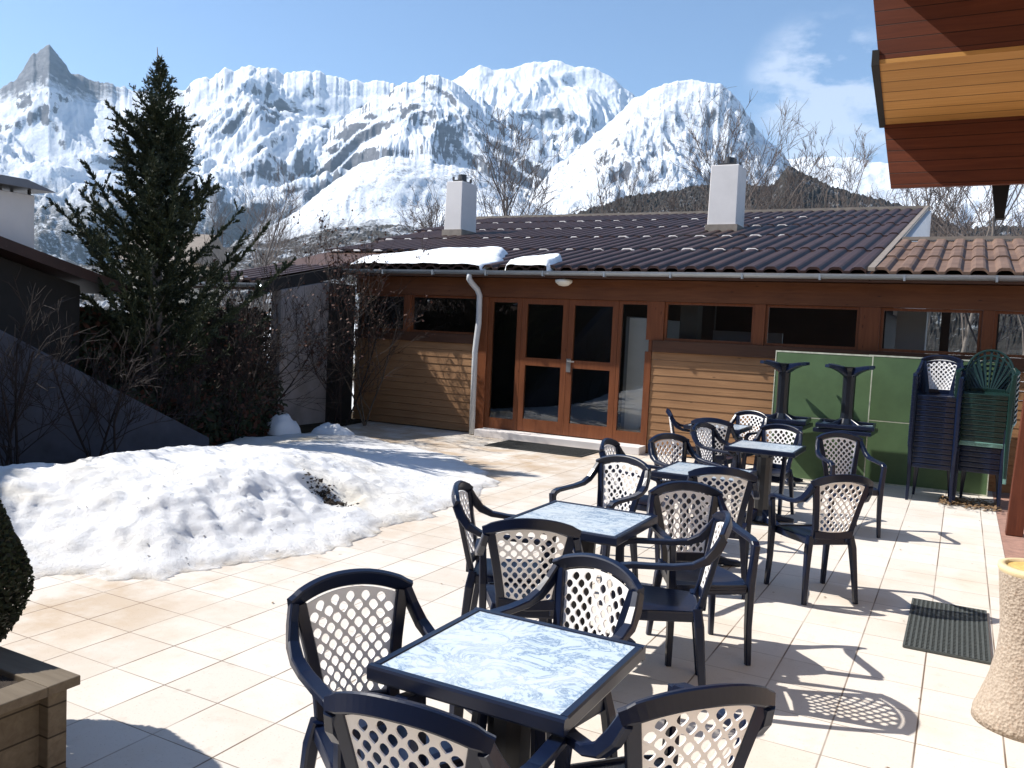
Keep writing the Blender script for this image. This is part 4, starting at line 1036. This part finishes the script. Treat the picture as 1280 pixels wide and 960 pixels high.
tr.build('trunk', M['bark'], K, smooth=True); cr.build('crown', [M['conifer'], M['conifer_y']], K)
x, y = az_pos(-37.7, 40); K2 = empty('small_evergreen', (x, y, 1.2), label='small dark evergreen showing above the roof left of the left chimney', cat='tree')
tr, cr = conifer(4.4, 2.6, 9, nb=60, density=.35)
tr.build('trunk', M['bark'], K2); o = cr.build('crown', [M['conifer'], M['conifer_y']], K2)

# hedges and shrubs in the shade
def shrub(name, x, y, h, seed, lb, grp=None, mat=None, leaves=0, depth=3, spread=1.3, n=7, leafmat=None, stems=4, sc=(1,1,1)):
    root = empty(name, (x, y, 0), label=lb, cat='shrub', group=grp); m = MB(); rr = random.Random(seed)
    for s_ in range(stems):
        a, b = branchy(seed*10+s_, h*rr.uniform(.75, 1.05), spread, depth, .5, n, twig_r=.0035, trunk_r=.016, start=.12)
        ox, oy = rr.gauss(0, .12), rr.gauss(0, .12); tl = Matrix.Rotation(rr.uniform(-.35, .35), 3, 'X') @ Matrix.Rotation(rr.uniform(-.35, .35), 3, 'Y')
        for q in (a, b):
            n0 = len(m.v); m.v += [tuple(tl @ Vector(v_) + Vector((ox, oy, 0))) for v_ in q.v]; m.f += [tuple(i+n0 for i in f_) for f_ in q.f]; m.fm += q.fm
    m.build('branches', mat or M['twig_dark'], root)
    if leaves:
        l = MB(); vs = m.v
        for i in range(leaves):
            p = Vector(vs[rr.randrange(len(vs))]); 
            if p.z < h*.3: continue
            d = Vector((rr.gauss(0,1), rr.gauss(0,1), rr.gauss(0,1))).normalized()*rr.uniform(.012, .028); e_ = d.orthogonal()*.6
            l.quad(p, p+d+e_, p+d*2, p+d-e_)
        l.build('leaves', leafmat or M['brown_leaf'], root)
    root.scale = sc
    return root
shrub('climbing_shrub', -8.6, 10.9, 2.3, 31, 'bare climbing shrub with a few brown leaves against the timber wall', mat=plain('pale_twig', (.10, .075, .055), .9, .4, 6), leaves=160, depth=3, n=6, stems=3, spread=1.1)
shrub('climbing_shrub', -8.85, 10.75, 2.55, 33, 'tangled brown-leaved climber reaching the gutter right of the pillar wall', mat=M['twig_dark'], leaves=1200, depth=3, n=9, stems=5, spread=1.0)
G5 = 'bare dark shrubs in the shaded garden'
for i, (x, y, h, lb) in enumerate([(-9.2, 9.3, 2.0, 'dark bare shrub just left of the pale pillar wall'), (-9.3, 8.75, 1.9, 'dark reddish shrub between the conifer and the pillar wall'), (-8.7, 8.1, 1.4, 'low dark shrub under the right side of the conifer'),
     (-8.4, 6.9, 1.2, 'low dark shrub under the left side of the conifer'), (-7.7, 5.6, 1.3, 'thin bare shrub in front of the grey ramp wall'), (-7.7, 4.7, 1.5, 'tall bare stems in front of the grey wall at the left edge')]):
    shrub('bare_shrub', x, y, h, 50+i, lb, G5, leaves=300 if i < 4 else 0, depth=3, n=9, stems=6 if i < 4 else 3)
def hedge(name, pts, h, w, n, lb, seed):
    m = MB(); rr = random.Random(seed)
    for i in range(n):
        t_ = rr.random()*(len(pts)-1); k_ = int(t_); a = Vector(pts[k_]); b = Vector(pts[k_+1]); c = a.lerp(b, t_-k_)
        hh = h*(.85+.3*noise.noise(Vector((c.x*1.3, c.y*1.3, seed))))
        z = hh*rr.random()**.8; q = w*(1-.3*(z/hh)**3)
        p = Vector((c.x+rr.uniform(-q, q), c.y+rr.uniform(-q, q), z))
        d = Vector((rr.gauss(0,1), rr.gauss(0,1), rr.gauss(0,1))).normalized(); e_ = d.orthogonal().normalized()*rr.uniform(.015, .035); d *= rr.uniform(.03, .07)
        m.m = 0 if rr.random() < .75 else 1
        m.quad(p-d, p+e_, p+d, p-e_)
    return tag(m.build(name, [M['conifer'], M['brown_leaf']]), lb, 'hedge')
hedge('evergreen_hedge', [(-9.35, 6.5), (-9.8, 7.4), (-9.95, 8.6), (-10.0, 10.0)], 2.0, .42, 42000, 'dense dark hedge behind the conifer trunk up to the pillar wall', 2)
hedge('low_hedge', [(-8.45, 6.2), (-8.7, 7.2), (-9.0, 8.4), (-9.15, 9.2)], 1.0, .35, 22000, 'low dark hedge at the foot of the conifer behind the snow', 5)

# ------------------------------------------------------------------ sky, sun, camera
SUN_AZ = 17.0; SUN_EL = 44.3
sd = Vector((-math.cos(R(SUN_EL))*math.cos(R(SUN_AZ)), -math.cos(R(SUN_EL))*math.sin(R(SUN_AZ)), math.sin(R(SUN_EL))))   # towards the sun
sc = bpy.context.scene
W = bpy.data.worlds.new('World'); sc.world = W; W.use_nodes = True
nt = W.node_tree; nt.nodes.clear()
sky = nt.nodes.new('ShaderNodeTexSky'); sky.sky_type = 'NISHITA'; sky.sun_disc = False
sky.sun_elevation = R(SUN_EL); sky.sun_rotation = math.atan2(sd.x, sd.y) % (2*math.pi); sky.altitude = 1100; sky.air_density = 1.0; sky.dust_density = .6; sky.ozone_density = 2.8
bg_ = nt.nodes.new('ShaderNodeBackground'); bg_.inputs[1].default_value = .112
out = nt.nodes.new('ShaderNodeOutputWorld')
tc = nt.nodes.new('ShaderNodeTexCoord')
def wm(op, a, b=0.0):
    n = nt.nodes.new('ShaderNodeMath'); n.operation = op
    for i, v_ in enumerate((a, b)):
        if hasattr(v_, 'is_output'): nt.links.new(v_, n.inputs[i])
        else: n.inputs[i].default_value = v_
    return n.outputs[0]
def blob(d, lo, hi):
    n = nt.nodes.new('ShaderNodeVectorMath'); n.operation = 'DOT_PRODUCT'; nt.links.new(tc.outputs['Generated'], n.inputs[0]); n.inputs[1].default_value = d
    r = nt.nodes.new('ShaderNodeMapRange'); r.interpolation_type = 'SMOOTHSTEP'; nt.links.new(n.outputs['Value'], r.inputs[0]); r.inputs[1].default_value = lo; r.inputs[2].default_value = hi
    return r.outputs[0]
def adir(az, el): v_ = Vector((math.sin(R(az)), math.cos(R(az)), el)).normalized(); return tuple(v_)
nz_ = nt.nodes.new('ShaderNodeTexNoise'); mp_ = nt.nodes.new('ShaderNodeMapping'); mp_.inputs['Scale'].default_value = (1, 1, 2.2); nt.links.new(tc.outputs['Generated'], mp_.inputs[0]); nt.links.new(mp_.outputs[0], nz_.inputs['Vector']); nz_.inputs['Scale'].default_value = 11; nz_.inputs['Detail'].default_value = 7; nz_.inputs['Roughness'].default_value = .6
mask = None
for az, el, w_, st in ((-9.3, .280, 3.2, 1.0), (-7.0, .262, 2.6, .8), (-8.0, .225, 3.0, .6), (-3.5, .20, 4.0, .7)):
    b_ = wm('MULTIPLY', blob(adir(az, el), math.cos(R(w_*1.5)), 1.0), st)
    mask = b_ if mask is None else wm('MAXIMUM', mask, b_)
cl = wm('MULTIPLY', mask, wm('MULTIPLY', wm('SUBTRACT', nz_.outputs['Fac'], .42), 3.6))
cl = wm('MINIMUM', wm('MAXIMUM', cl, 0.0), .42)
mx = nt.nodes.new('ShaderNodeMix'); mx.data_type = 'RGBA'; nt.links.new(cl, mx.inputs[0]); nt.links.new(sky.outputs[0], mx.inputs[6]); mx.inputs[7].default_value = (6.6, 6.9, 7.6, 1)
nt.links.new(mx.outputs[2], bg_.inputs[0]); nt.links.new(bg_.outputs[0], out.inputs[0])

sl = bpy.data.lights.new('sun', 'SUN'); sl.energy = 4.9; sl.angle = R(.55); sl.color = (1, .95, .87)
so = bpy.data.objects.new('sun', sl); C.objects.link(so); so.rotation_euler = sd.to_track_quat('Z', 'Y').to_euler(); so.location = (-20, -6, 20)

hz = NT('haze_air')
pv = hz.new('ShaderNodeVolumePrincipled', Density=3.2e-5); pv.inputs['Color'].default_value = (.50, .76, 1.0, 1); pv.inputs['Anisotropy'].default_value = .1
hz.t.links.new(pv.outputs[0], hz.out.inputs['Volume'])
hb = MB().box(-9500, 9500, -9500, 9500, -40, 2500).build('haze', hz.mat); tag(hb, kind='stuff')
cam = bpy.data.cameras.new('camera'); co = bpy.data.objects.new('camera', cam); C.objects.link(co)
cam.sensor_width = 36; cam.lens = 1056.987/1280*36; cam.clip_start = .05; cam.clip_end = 30000
rx_ = Vector((.88088, .4711, .04603)); dn = Vector((.07171, -.03669, -.99675)); fw = Vector((-.46788, .88132, -.0661))
co.matrix_world = Matrix(((rx_.x, -dn.x, -fw.x, 0), (rx_.y, -dn.y, -fw.y, 0), (rx_.z, -dn.z, -fw.z, EYE), (0, 0, 0, 1)))
sc.camera = co
vs = sc.view_settings; vs.view_transform = 'Standard'; vs.look = 'None'; vs.exposure = 0.76; vs.gamma = 1
sc.cycles.max_bounces = 8; sc.cycles.transparent_max_bounces = 16; sc.cycles.use_denoising = True
